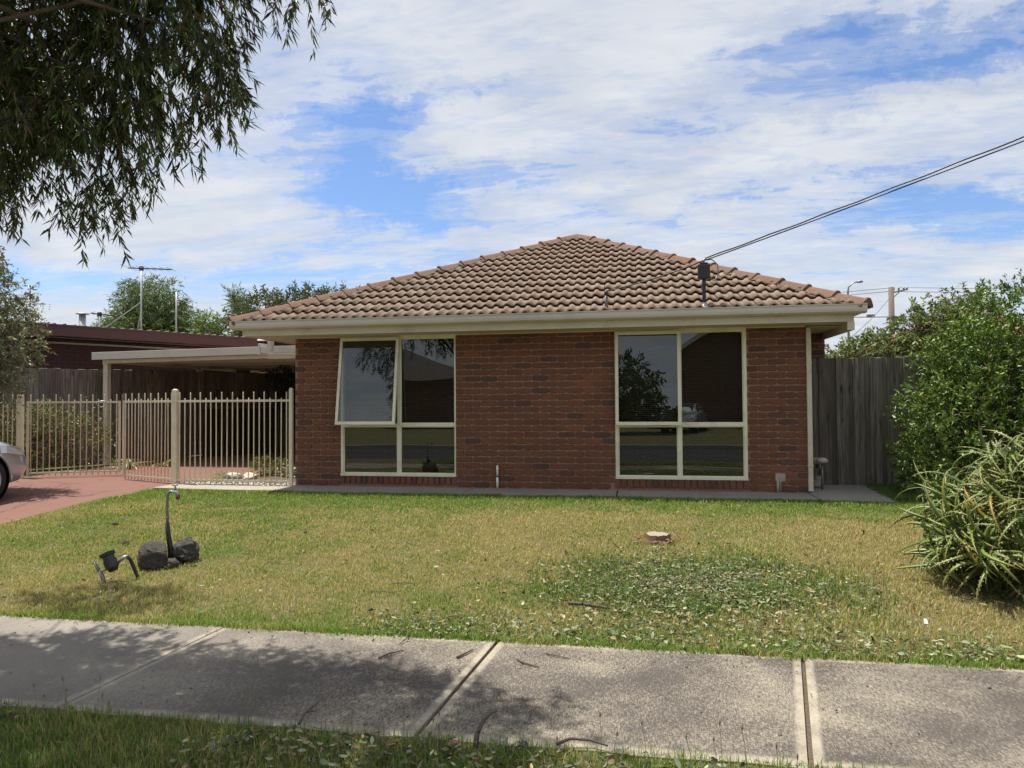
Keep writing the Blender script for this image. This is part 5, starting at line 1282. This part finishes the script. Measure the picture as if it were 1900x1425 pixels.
PX, PY = .40, -4.15
def pile(x, y): return np.exp(-((((x-PX)/.95)**2+((y-PY)/.62)**2)*(.35+1.3*fbm2(x, y, 1.6, 3, 33)))**1.1)
def dryness(x, y):
    d = .56+1.15*(fbm2(x, y, .9, 4, 2)-.5)+.95*(fbm2(x, y, 3.2, 3, 8)-.5)
    d += .22*np.exp(-((y+3.1)/1.1)**2)*sstep(-3.5, .6, x) + .50*sstep(.9, 1.7, x)*sstep(-5.1, -4.2, y)*(1-sstep(-2.2, -1.5, y))
    d -= .75*sstep(-2.0, -1.0, y) + .40*(1-sstep(-5.35, -4.85, y))
    d -= .40*pile(x, y) + .12*(1-sstep(-4.4, -3.2, x)) + .12*np.exp(-(((x+4.1)/.5)**2+((y+4.0)/.5)**2))
    return np.clip(d, 0, 1)
def gcol(x, y, g):
    d = dryness(x, y)+g.normal(0, .16, len(x)); dry = (g.random(len(x)) < np.clip(d, .04, .93))[:, None]
    gr = pal(g, len(x), [(.150, .255, .038), (.20, .31, .052), (.110, .195, .030)], None, .18); st_ = pal(g, len(x), [(.52, .40, .21), (.62, .49, .28), (.42, .32, .16)], None, .15)
    c = np.where(dry, st_, gr); yel = np.clip(d, 0, 1)[:, None]*.45; return c*(1-yel)+np.array([.36, .32, .125])*yel
def gkeep(x, y, g): return (g.random(len(x)) < .55+.9*sstep(.38, .55, fbm2(x, y, 5.5, 3, 21))) & (x > -7.14+.2*np.clip((y+2.8)/2.3, 0, 1)-.01*g.random(len(x))) & (np.abs(x-(0-(y+9.8)*.17)) < (y+9.8)*.92+.6) & (((x-.17)**2+(y+2.8)**2) > .013)
tag(grass('lawn_grass', 430000, (-7.2, 4.3), (-5.42, -.60), zl, lambda x, y, g: g.uniform(.014, .040, len(x))*(.65+.7*fbm2(x, y, 6, 3, 14)+1.1*pile(x, y)+.9*sstep(-1.1, -.7, y)+.5*(1-sstep(-5.3, -5.1, y))), lambda x, y, g: np.interp(y, [-5.4, -1], [.0042, .0068])*g.uniform(.7, 1.3, len(x)), gcol, gkeep, 1, 1.15), 'short patchy green and straw coloured lawn grass in front of the house', 'grass', kind='stuff')
tag(grass('verge_grass', 115000, (-5.2, 2.4), (-8.1, -6.69), lambda x, y: zv(x, y), lambda x, y, g: g.uniform(.02, .06, len(x))*(.6+1.0*fbm2(x, y, 4, 3, 12)), lambda x, y, g: g.uniform(.0028, .0045, len(x)),
    lambda x, y, g: np.where((g.random(len(x)) < .14+.25*(fbm2(x, y, 2, 3, 4) > .58))[:, None], pal(g, len(x), [(.38, .32, .15)]), pal(g, len(x), [(.14, .23, .042), (.18, .27, .055), (.10, .175, .034)])), lambda x, y, g: g.random(len(x)) < sstep(-6.60, -6.78, y+.10*(fbm2(x, y, 3, 2, 3)-.5)), 2), 'thick green grass on the verge in front of the footpath', 'grass', kind='stuff')
tag(grass('edge_grass', 16000, (-5.6, 3.6), (-5.47, -5.36), lambda x, y: 0*x-.004, lambda x, y, g: g.uniform(.02, .05, len(x)), lambda x, y, g: np.full(len(x), .0035), lambda x, y, g: gcol(x, y-.02, g), lambda x, y, g: g.random(len(x)) < sstep(-5.47, -5.40, y+.09*(fbm2(x, x*0, 5, 3, 9)-.5)), 3), 'ragged grass creeping over the far edge of the footpath', 'grass', kind='stuff')
tag(grass('weeds', 44000, (-.9, 1.9), (-4.9, -3.3), zl, lambda x, y, g: g.uniform(.04, .10, len(x)), lambda x, y, g: np.full(len(x), .0055), lambda x, y, g: pal(g, len(x), [(.085, .15, .032), (.115, .19, .045), (.19, .24, .075)]), lambda x, y, g: g.random(len(x)) < pile(x, y)*np.clip((fbm2(x, y, 2.6, 3, 6)-.36)*4, 0, 1), 4), 'taller dark green weeds growing through the pile of fallen leaves', 'weeds', kind='stuff')


# ------------------------------------------------------------------ fallen leaves and sticks
tag(grass('side_grass', 26000, (3.0, 6.5), (-.66, 1.0), lambda x, y: .236+0*x, lambda x, y, g: g.uniform(.05, .13, len(x)), lambda x, y, g: np.full(len(x), .007), lambda x, y, g: pal(g, len(x), [(.09, .16, .035), (.13, .20, .05)]), lambda x, y, g: x > 3.0+.12*np.clip((y+.7)/1.6, 0, 1)-.02, 15), 'longer grass between the side slab and the glossy shrub', 'grass', kind='stuff')


def oval_leaves(P, D, L, W, C, seed):
    g = np.random.default_rng(seed+1); n = len(P); up = unit(np.cross(D, g.normal(size=(n, 3)))*.45+np.array([0, 0, 1.0])); up = unit(up-D*(up*D).sum(1)[:, None]); S = np.cross(D, up)
    cu = g.uniform(-.2, .75, (n, 1)); fo = g.uniform(.1, .9, (n, 1)); L = L[:, None]; W = W[:, None]; rows = []
    for t, wf in ((0, .04), (.22, .72), (.5, 1.0), (.78, .70), (1.0, .04)):
        c = P+D*L*(t-.5)*(1-.25*abs(cu)*(2*t-1)**2)+up*L*cu*(2*t-1)**2*.35
        for s in (-1, 0, 1): rows.append(c+S*s*W*wf*.5*(1-.3*fo*abs(s))+up*abs(s)*W*wf*fo*.42+up*g.normal(0, .03, (n, 1))*L)
    V = np.stack(rows, 1).reshape(-1, 3); f = []
    for r in range(4):
        for s in (0, 1): a = r*3+s; f += [[a, a+1, a+4], [a, a+4, a+3]]
    F = (np.array(f)[None]+(np.arange(n)*15)[:, None, None]).reshape(-1, 3); return V, F, np.repeat(C, 15, 0)


def litter(name, label, X, Y, zf, cols, seed, L=(.022, .058), lift=(.012, .055), w=None):
    g = np.random.default_rng(seed); n = len(X); P = np.stack([X, Y, zf(X, Y)+g.uniform(*lift, n)], 1); D = unit(np.stack([g.normal(size=n), g.normal(size=n), g.normal(0, .28, n)], 1))
    l = g.uniform(*L, n); o = foliage(name, [oval_leaves(P, D, l, l*g.uniform(.28, .55, n), pal(g, n, cols, w, .22), seed)], MT['dry'], None, (0, 0, 0)); tag(o, label, 'fallen leaves', kind='stuff'); return o
g = np.random.default_rng(77)
n1 = 9500; a = g.uniform(0, 6.283, n1); r = np.abs(g.normal(0, .58, n1)); X1 = PX+r*np.cos(a)*1.15; Y1 = PY+r*np.sin(a)*.82
n2 = 1300; X2 = g.uniform(-1.9, 2.2, n2); Y2 = -5.40+np.abs(g.normal(0, .22, n2)); n3 = 420; X3 = g.uniform(-6.5, 3, n3); Y3 = g.uniform(-5.3, -1.5, n3)
X = np.concatenate([X1, X2, X3]); Y = np.concatenate([Y1, Y2, Y3]); k = (Y > -5.44) & (Y < -2.9+np.where(np.arange(len(X)) > n1+n2, 9, 0)); X, Y = X[k], Y[k]
lc = [(.20, .225, .125), (.30, .31, .19), (.12, .15, .07), (.32, .25, .14), (.055, .065, .03), (.20, .12, .07)]
litter('leaf_litter', 'pale dried leaves scattered over the lawn around the weedy patch', X, Y, lambda x, y: zl(x, y), lc, 5, w=[.30, .22, .22, .12, .10, .04])
n = 1700; X = g.uniform(-3.3, 1.3, n); Y = -6.76-np.abs(g.normal(0, .35, n)); k = fbm2(X, Y, 2.0, 3, 2) > .42; X, Y = X[k], Y[k]
litter('leaf_litter', 'larger dried leaves lying on the verge grass in the foreground', X, Y, lambda x, y: zv(x, y)+.02, [(.20, .22, .14), (.30, .31, .21), (.12, .15, .08), (.30, .23, .14), (.06, .065, .04), (.20, .11, .07)], 6, (.022, .055), (.0, .035), w=[.24, .14, .26, .12, .18, .06])


n = 420; X = g.uniform(-4.3, 2.4, n); Y = np.where(g.random(n) < .6, -5.42-np.abs(g.normal(0, .13, n)), g.uniform(-6.7, -5.4, n)); k = Y > -6.72
litter('path_debris', 'small dry leaf crumbs and bits scattered over the footpath slabs', X[k], Y[k], lambda x, y: 0*x, [(.10, .08, .05), (.26, .21, .13), (.05, .045, .035), (.20, .22, .12)], 8, (.008, .026), (.003, .008))
sd = MB()
for i in range(46):
    x = random.uniform(-3.4, .9); y = -6.74-random.random()*.10; h = random.uniform(.09, .19); l = random.gauss(0, .02)
    sd.tube([(x, y, -.01), (x+l*.4, y, h*.6), (x+l, y, h)], [.0013, .0011, .0009], 4); sd.tube([(x+l, y, h-.004), (x+l, y, h+.010), (x+l, y, h+.020)], [.002, .0045, .001], 5)
tag(sd.build('seed_stalks', simple('straw_stalk', (.20, .17, .09), .8)), 'thin seed stalks standing up along the near edge of the footpath', 'weeds', kind='stuff')


def stick(label, pts, r, cat='stick', name='fallen_stick', mat='twig', group='sticks dropped on the footpath'):
    m = MB(); q = [Vector(p) for p in pts]; m.tube(q, [r*(1-.55*i/(len(q)-1)) for i in range(len(q))], 7)
    if len(q) > 3: m.tube([q[1], q[1]+(q[2]-q[1]).cross(Vector((0, 0, 1)))*.5+Vector((0, 0, r*2))], [r*.6, r*.25], 6)
    o = m.build(name, MT[mat], smooth=True); return tag(o, label, cat, group)
zb = .045
stick('long dark fallen branch lying in front of the weedy leaf pile', [(-.50, -4.70, zb+.01), (-.40, -4.72, zb+.012), (-.32, -4.71, zb), (-.24, -4.74, zb), (-.12, -4.73, zb-.01), (.01, -4.68, zb)], .013, 'branch', 'fallen_branch', group=None)
stick('curved forked twig hanging over the far footpath edge', [(-1.53, -5.36, .03), (-1.46, -5.42, .035), (-1.44, -5.50, .018), (-1.46, -5.60, .008)], .006)
stick('straight twig on the dark slab right of the left joint', [(-1.50, -5.83, .010), (-1.46, -5.76, .014), (-1.40, -5.68, .008)], .007)
stick('short thick twig just left of the middle joint', [(-1.05, -5.75, .010), (-1.02, -5.68, .010), (-.99, -5.60, .008)], .008)
stick('small forked twig just right of the middle joint', [(-.70, -5.72, .008), (-.66, -5.77, .009), (-.60, -5.80, .008), (-.56, -5.82, .008)], .006)
stick('thin twig across the slab right of the middle joint', [(-.55, -5.60, .008), (-.48, -5.63, .009), (-.40, -5.66, .007)], .004)
stick('thin upright twig on the near edge of the left slab', [(-1.55, -6.72, .02), (-1.565, -6.62, .03), (-1.57, -6.50, .02), (-1.56, -6.44, .03)], .006)
stick('thick curled piece of bark on the near edge of the verge', [(-.70, -6.80, .01), (-.70, -6.76, .06), (-.68, -6.72, .10), (-.655, -6.69, .12), (-.63, -6.67, .125)], .013, 'bark', 'bark_curl', group=None)
stick('brown twig heap stem on the near footpath edge', [(-.36, -6.72, .02), (-.30, -6.69, .035), (-.22, -6.68, .03), (-.14, -6.70, .02)], .008)
stick('bleached thin stick in the dry grass left of the leaf pile', [(-1.95, -4.35, .05), (-1.85, -4.33, .055), (-1.72, -4.34, .05)], .006, 'stick', 'fallen_stick', 'twig', 'sticks lying on the lawn')
stick('short dark twig on the lawn in front of the boulders', [(-2.10, -4.55, .035), (-1.95, -4.56, .045), (-1.82, -4.58, .035)], .005, 'stick', 'fallen_stick', 'twig', 'sticks lying on the lawn')
rock('bark_lump', (1.73, -4.16, .075), (.028, .024, .018), 91, 'rusty brown lump of bark in the dry grass left of the aloe', (.10, .045, .028), .4)
bpy.data.objects['bark_lump']['category'] = 'bark'
m = MB(); m.add([(1.825, -4.74, .03), (1.85, -4.745, .032), (1.848, -4.725, .055), (1.832, -4.72, .06), (1.835, -4.73, .045)], [(0, 1, 4), (1, 2, 4), (2, 3, 4), (3, 0, 4)]); tag(m.build('paper_scrap', MT['white']), 'small crumpled white paper scrap in the dry grass before the aloe', 'paper')
for i, (x, y) in enumerate(((-5.75, -2.75), (-5.05, -3.45))):
    rock('soil_clod', (x, y, float(zl(x, y))+.02), (.045, .03, .018), 95+i, 'dark clod on the lawn %s' % ('closer to the driveway' if i == 0 else 'closer to the boulders'), (.05, .04, .032), .4, 'dark clods on the lawn')
for o in bpy.data.objects:
    if o.name.startswith('soil_clod'): o['category'] = 'clod'

# ------------------------------------------------------------------ car on the driveway
def car_paint(name, col):
    m, nt = newmat(name); pos = node(nt, 'ShaderNodeNewGeometry').outputs['Position']
    c = mix(nt, noise(nt, pos, 300, 2, .5), tuple(x*.9 for x in col), tuple(min(1, x*1.1) for x in col))
    finish(nt, pbsdf(nt, c, .32, .55, None, .5, **{'Coat Weight': 1.0, 'Coat Roughness': .03})); return m


def make_car(label, paint, loc, rz):
    """built along +y (nose), origin on the ground under its middle"""
    root = empty('car', loc, rz); tag(root, label, 'car')
    HWd = .90
    # stations: y, half width scale, belt height, roof height, roof half width, sill z
    stn = [(-2.20, .74, .62, .80, .55, .42), (-2.10, .88, .80, .98, .62, .30), (-1.75, .97, .90, 1.08, .66, .24), (-1.45, 1.0, .93, 1.30, .58, .22), (-.95, 1.0, .94, 1.44, .60, .21), (-.30, 1.0, .93, 1.47, .61, .20),
           (.20, 1.0, .92, 1.44, .60, .20), (.70, 1.0, .92, 1.20, .62, .20), (1.02, .995, .91, .975, .70, .20), (1.45, .98, .84, .90, .66, .21), (1.80, .94, .74, .81, .60, .24), (2.00, .86, .66, .72, .54, .27), (2.13, .72, .56, .61, .46, .31), (2.19, .50, .48, .52, .34, .36)]
    vs = []; nring = 9
    for (y, ws, zb_, zr, rw, zs) in stn:
        w = HWd*ws; prof = [(w*.90, zs), (w*.985, zs+.10), (w*1.0, zs+(zb_-zs)*.55), (w*.985, zb_-.05), (w*.93, zb_), (w*.93*.55+rw*.45, zb_*.35+zr*.65), (rw, zr-.02), (rw*.6, zr+.005), (0, zr+.012)]
        vs += [(x, y, z) for x, z in prof]
    N = len(stn)
    def body_half(sx):
        V = [(x*sx, y, z) for x, y, z in vs]; F = [(i*nring+k, i*nring+k+1, (i+1)*nring+k+1, (i+1)*nring+k) for i in range(N-1) for k in range(nring-1)]; F += [tuple(range(nring-1, -1, -1)), tuple((N-1)*nring+k for k in range(nring))]; return V, F
    m = MB(); V, F = body_half(1); m.add(V, F); V2, F2 = body_half(-1); m.add(V2, [tuple(reversed(f)) for f in F2]); me = m.mesh('body')
    bm = bmesh.new(); bm.from_mesh(me); bmesh.ops.remove_doubles(bm, verts=bm.verts, dist=.0005); bmesh.ops.recalc_face_normals(bm, faces=bm.faces); bm.to_mesh(me); bm.free()
    me.materials.append(paint); me.polygons.foreach_set('use_smooth', [True]*len(me.polygons)); body = mobj('body', me, None, root)
    ss = body.modifiers.new('s', 'SUBSURF'); ss.levels = 2; ss.render_levels = 2
    cut = MB()
    for yy in (-1.33, 1.32): cut.lathe([(.0, -1.2), (.365, -1.2), (.365, 1.2), (.0, 1.2)], (0, yy, .325), axis='X', n=40)
    cm = cut.mesh('cutter'); co = bpy.data.objects.new('cutter', cm); COL.objects.link(co); co.parent = root
    b = body.modifiers.new('b', 'BOOLEAN'); b.operation = 'DIFFERENCE'; b.object = co; b.solver = 'EXACT'
    bpy.context.view_layer.update(); dg = bpy.context.evaluated_depsgraph_get(); nm = bpy.data.meshes.new_from_object(body.evaluated_get(dg), depsgraph=dg)
    body.modifiers.clear(); body.data = nm; bpy.data.objects.remove(co)
    dark = MT['black']
    for s in (-1, 1):   # wheel arch liners and lips
        for yy in (-1.33, 1.32):
            m = MB(); pts = [(s*.897, yy+.372*math.cos(a), .325+.372*math.sin(a)) for a in np.linspace(-.15, math.pi+.15, 22)]; m.tube(pts, .014, 6); m.build('arch_lip', paint, root, smooth=True, local=True)
            m = MB(); m.lathe([(.362, .55*s), (.362, .88*s)], (0, yy, .325), axis='X', n=32); m.lathe([(.0, .56*s), (.362, .56*s)], (0, yy, .325), axis='X', n=32); m.build('arch_liner', dark, root, local=True)
            ms = MB(); wx = .80*s
            ms.lathe([(.235, wx-.10), (.29, wx-.105), (.312, wx-.08), (.320, wx-.03), (.320, wx+.03), (.312, wx+.08*1), (.29, wx+.10), (.235, wx+.095)], (0, yy, .318), axis='X', n=40); tyre = ms.build('wheel', simple('tyre_rubber', (.022, .022, .024), .8), root, smooth=True, local=True)
            rim = MB(); o_ = .075*s
            rim.lathe([(.238, wx+o_*1.22), (.228, wx+o_*1.28), (.218, wx+o_*1.1), (.205, wx-.02*s), (.200, wx-.06*s)], (0, yy, .318), axis='X', n=40)
            for k in range(5):
                a = 2*math.pi*k/5+.35; c, sn = math.cos(a), math.sin(a)
                p0 = (wx+o_*.9, yy+.04*c, .318+.04*sn); p1 = (wx+o_*1.05, yy+.222*c, .318+.222*sn)
                rim.bar(p0, p1, .055, .022, (s, 0, 0))
            rim.lathe([(.0, wx+o_*1.1), (.055, wx+o_*1.05), (.06, wx+o_*.7)], (0, yy, .318), axis='X', n=20)
            rim.build('rim', simple('alloy', (.50, .50, .52), .3, .8, var=.05), tyre, local=True)
            br_ = MB(); br_.lathe([(.0, wx-.03*s), (.15, wx-.03*s), (.15, wx-.05*s), (.0, wx-.05*s)], (0, yy, .318), axis='X', n=24); br_.build('brake_disc', simple('brake_steel', (.10, .08, .07), .5, .5), tyre, local=True)
    # glass house
    gl = simple('car_glass', (.02, .025, .03), .05, 0, var=0); bt = gl.node_tree
    m = MB(); m.add([(-.60, 1.02, .985), (.60, 1.02, .985), (.545, .27, 1.445), (-.545, .27, 1.445)], [(0, 1, 2, 3)]); m.build('windscreen', gl, root, local=True)
    m = MB(); m.add([(-.56, -1.72, 1.05), (.56, -1.72, 1.05), (.52, -1.38, 1.36), (-.52, -1.38, 1.36)], [(3, 2, 1, 0)]); m.build('rear_window', gl, root, local=True)
    for s in (-1, 1):
        for (y0, y1) in ((.0, .82), (-.95, -.06)):
            m = MB(); m.add([(s*.842, y0, .96), (s*.842, y1, .96), (s*.66, y1-.28 if y0 == 0 else y1, 1.36), (s*.66, y0, 1.38)], [(0, 1, 2, 3)]); m.build('side_window', gl, root, local=True)
        m = MB(); m.box(s*.93-.09, s*.93+.09, .62, .74, .93, 1.05); m.build('mirror', paint, root, bevel=.03, local=True)
        m = MB(); hl = [(.885, 1.62, .66), (.875, 1.62, .76), (.80, 1.86, .735), (.66, 2.035, .665), (.70, 2.03, .585), (.83, 1.88, .615)]
        vs_ = [(s*x*1.006, y*1.006, z) for x, y, z in hl]+[(s*x*.95, y*.95, z) for x, y, z in hl]; m.add(vs_, [(0, 1, 2, 3, 4, 5), (11, 10, 9, 8, 7, 6)]+[(i, (i+1) % 6, 6+(i+1) % 6, 6+i) for i in range(6)]); m.build('headlight', simple('lamp_lens', (.62, .64, .66), .1, .2, var=.1), root, local=True)
        m = MB(); m.box(s*.70-.12, s*.70+.12, -2.19, -2.08, .62, .76); m.build('tail_light', simple('red_lens', (.35, .02, .02), .2), root, bevel=.02, local=True)
        m = MB(); m.box(s*.905-.012, s*.905+.012, -.2, -.02, .78, .80); m.build('door_handle', paint, root, bevel=.006, local=True)
    m = MB(); m.box(-.36, .36, 2.15, 2.205, .36, .56); m.build('grille', dark, root, bevel=.02, local=True)
    return root
silver = car_paint('silver_paint', (.50, .52, .56))
CAR = make_car('silver car parked on the driveway with only its front wheel and wing in view', silver, (-9.40, -3.10, .19), R(-6))

# ------------------------------------------------------------------ across the road (seen in the window glass)
oh = empty('opposite_house', (5.5, -32, -.1)); tag(oh, 'brick house with a gabled roof across the road mirrored in the right window', 'house')
m = MB(); m.box(.5, 9.5, -38, -30, -.1, 3.2); m.build('wall', simple('brown_brick_wall', (.16, .075, .055), .9, var=.3, scale=4), oh)
m = MB(); m.add([(.5, -30.0, 3.2), (9.5, -30.0, 3.2), (4.6, -30.0, 5.4), (.5, -38, 3.2), (9.5, -38, 3.2), (4.6, -38, 5.4)], [(0, 1, 2), (5, 4, 3), (0, 2, 5, 3), (1, 4, 5, 2)]); m.build('gable', bpy.data.materials['brown_brick_wall'], oh)
for s0, s1 in (((0.0, 3.02), (4.6, 5.6)), ((10.0, 3.0), (4.6, 5.6))):
    m = MB(); m.add([(s0[0], -29.5, s0[1]-.12), (s0[0], -29.5, s0[1]+.14), (s1[0], -29.5, s1[1]+.14), (s1[0], -29.5, s1[1]-.12), (s0[0], -38.4, s0[1]-.12), (s0[0], -38.4, s0[1]+.14), (s1[0], -38.4, s1[1]+.14), (s1[0], -38.4, s1[1]-.12)], [(0, 1, 2, 3), (7, 6, 5, 4), (1, 5, 6, 2), (0, 3, 7, 4), (0, 4, 5, 1), (3, 2, 6, 7)]); m.build('roof_slope', MT['gutter'], oh)
m = MB(); m.box(6.2, 8.4, -30.0, -29.93, .9, 2.2); w_ = m.build('window', MT['white'], oh); m = MB(); m.box(6.3, 8.3, -29.93, -29.92, 1.0, 2.1); m.build('pane', MT['dark'], w_)
o2 = empty('opposite_house', (-18, -33, -.1)); tag(o2, 'low tiled house across the road mirrored in the left window', 'house')
m = MB(); m.box(-25, -11, -39, -31, -.1, 2.8); m.build('wall', bpy.data.materials['brown_brick_wall'], o2)
m = MB(); m.add([(-25.6, -30.4, 2.8), (-10.4, -30.4, 2.8), (-10.4, -39.6, 2.8), (-25.6, -39.6, 2.8), (-21, -35, 4.9), (-15, -35, 4.9)], [(0, 1, 5, 4), (1, 2, 5), (2, 3, 4, 5), (3, 0, 4), (3, 2, 1, 0)]); m.build('roof', simple('dark_roof_tiles', (.07, .055, .05), .9), o2)
plant('opposite_tree', 'bushy dark tree across the road mirrored in the right window', 'tree', (-1.2, -24, -.1), [(-1.2, -24, 4.0, 2.2, 2, 2.2), (-2.2, -24, 3.0, 2.0, 1.8, 1.6), (.2, -24, 2.8, 1.6, 1.5, 1.4)], 1100, 12, .6, .24, .09, [(.06, .085, .03), (.04, .06, .02)], 'leaf', shell=.4, trunk_r=.25, trunk_top=(-1.2, -24, 2.6), nbr=20, seed=61, droop=.2)
CAR2 = make_car('white car parked across the road mirrored in the window glass', car_paint('white_paint', (.72, .72, .71)), (2.3, -26.5, -.1), R(14))
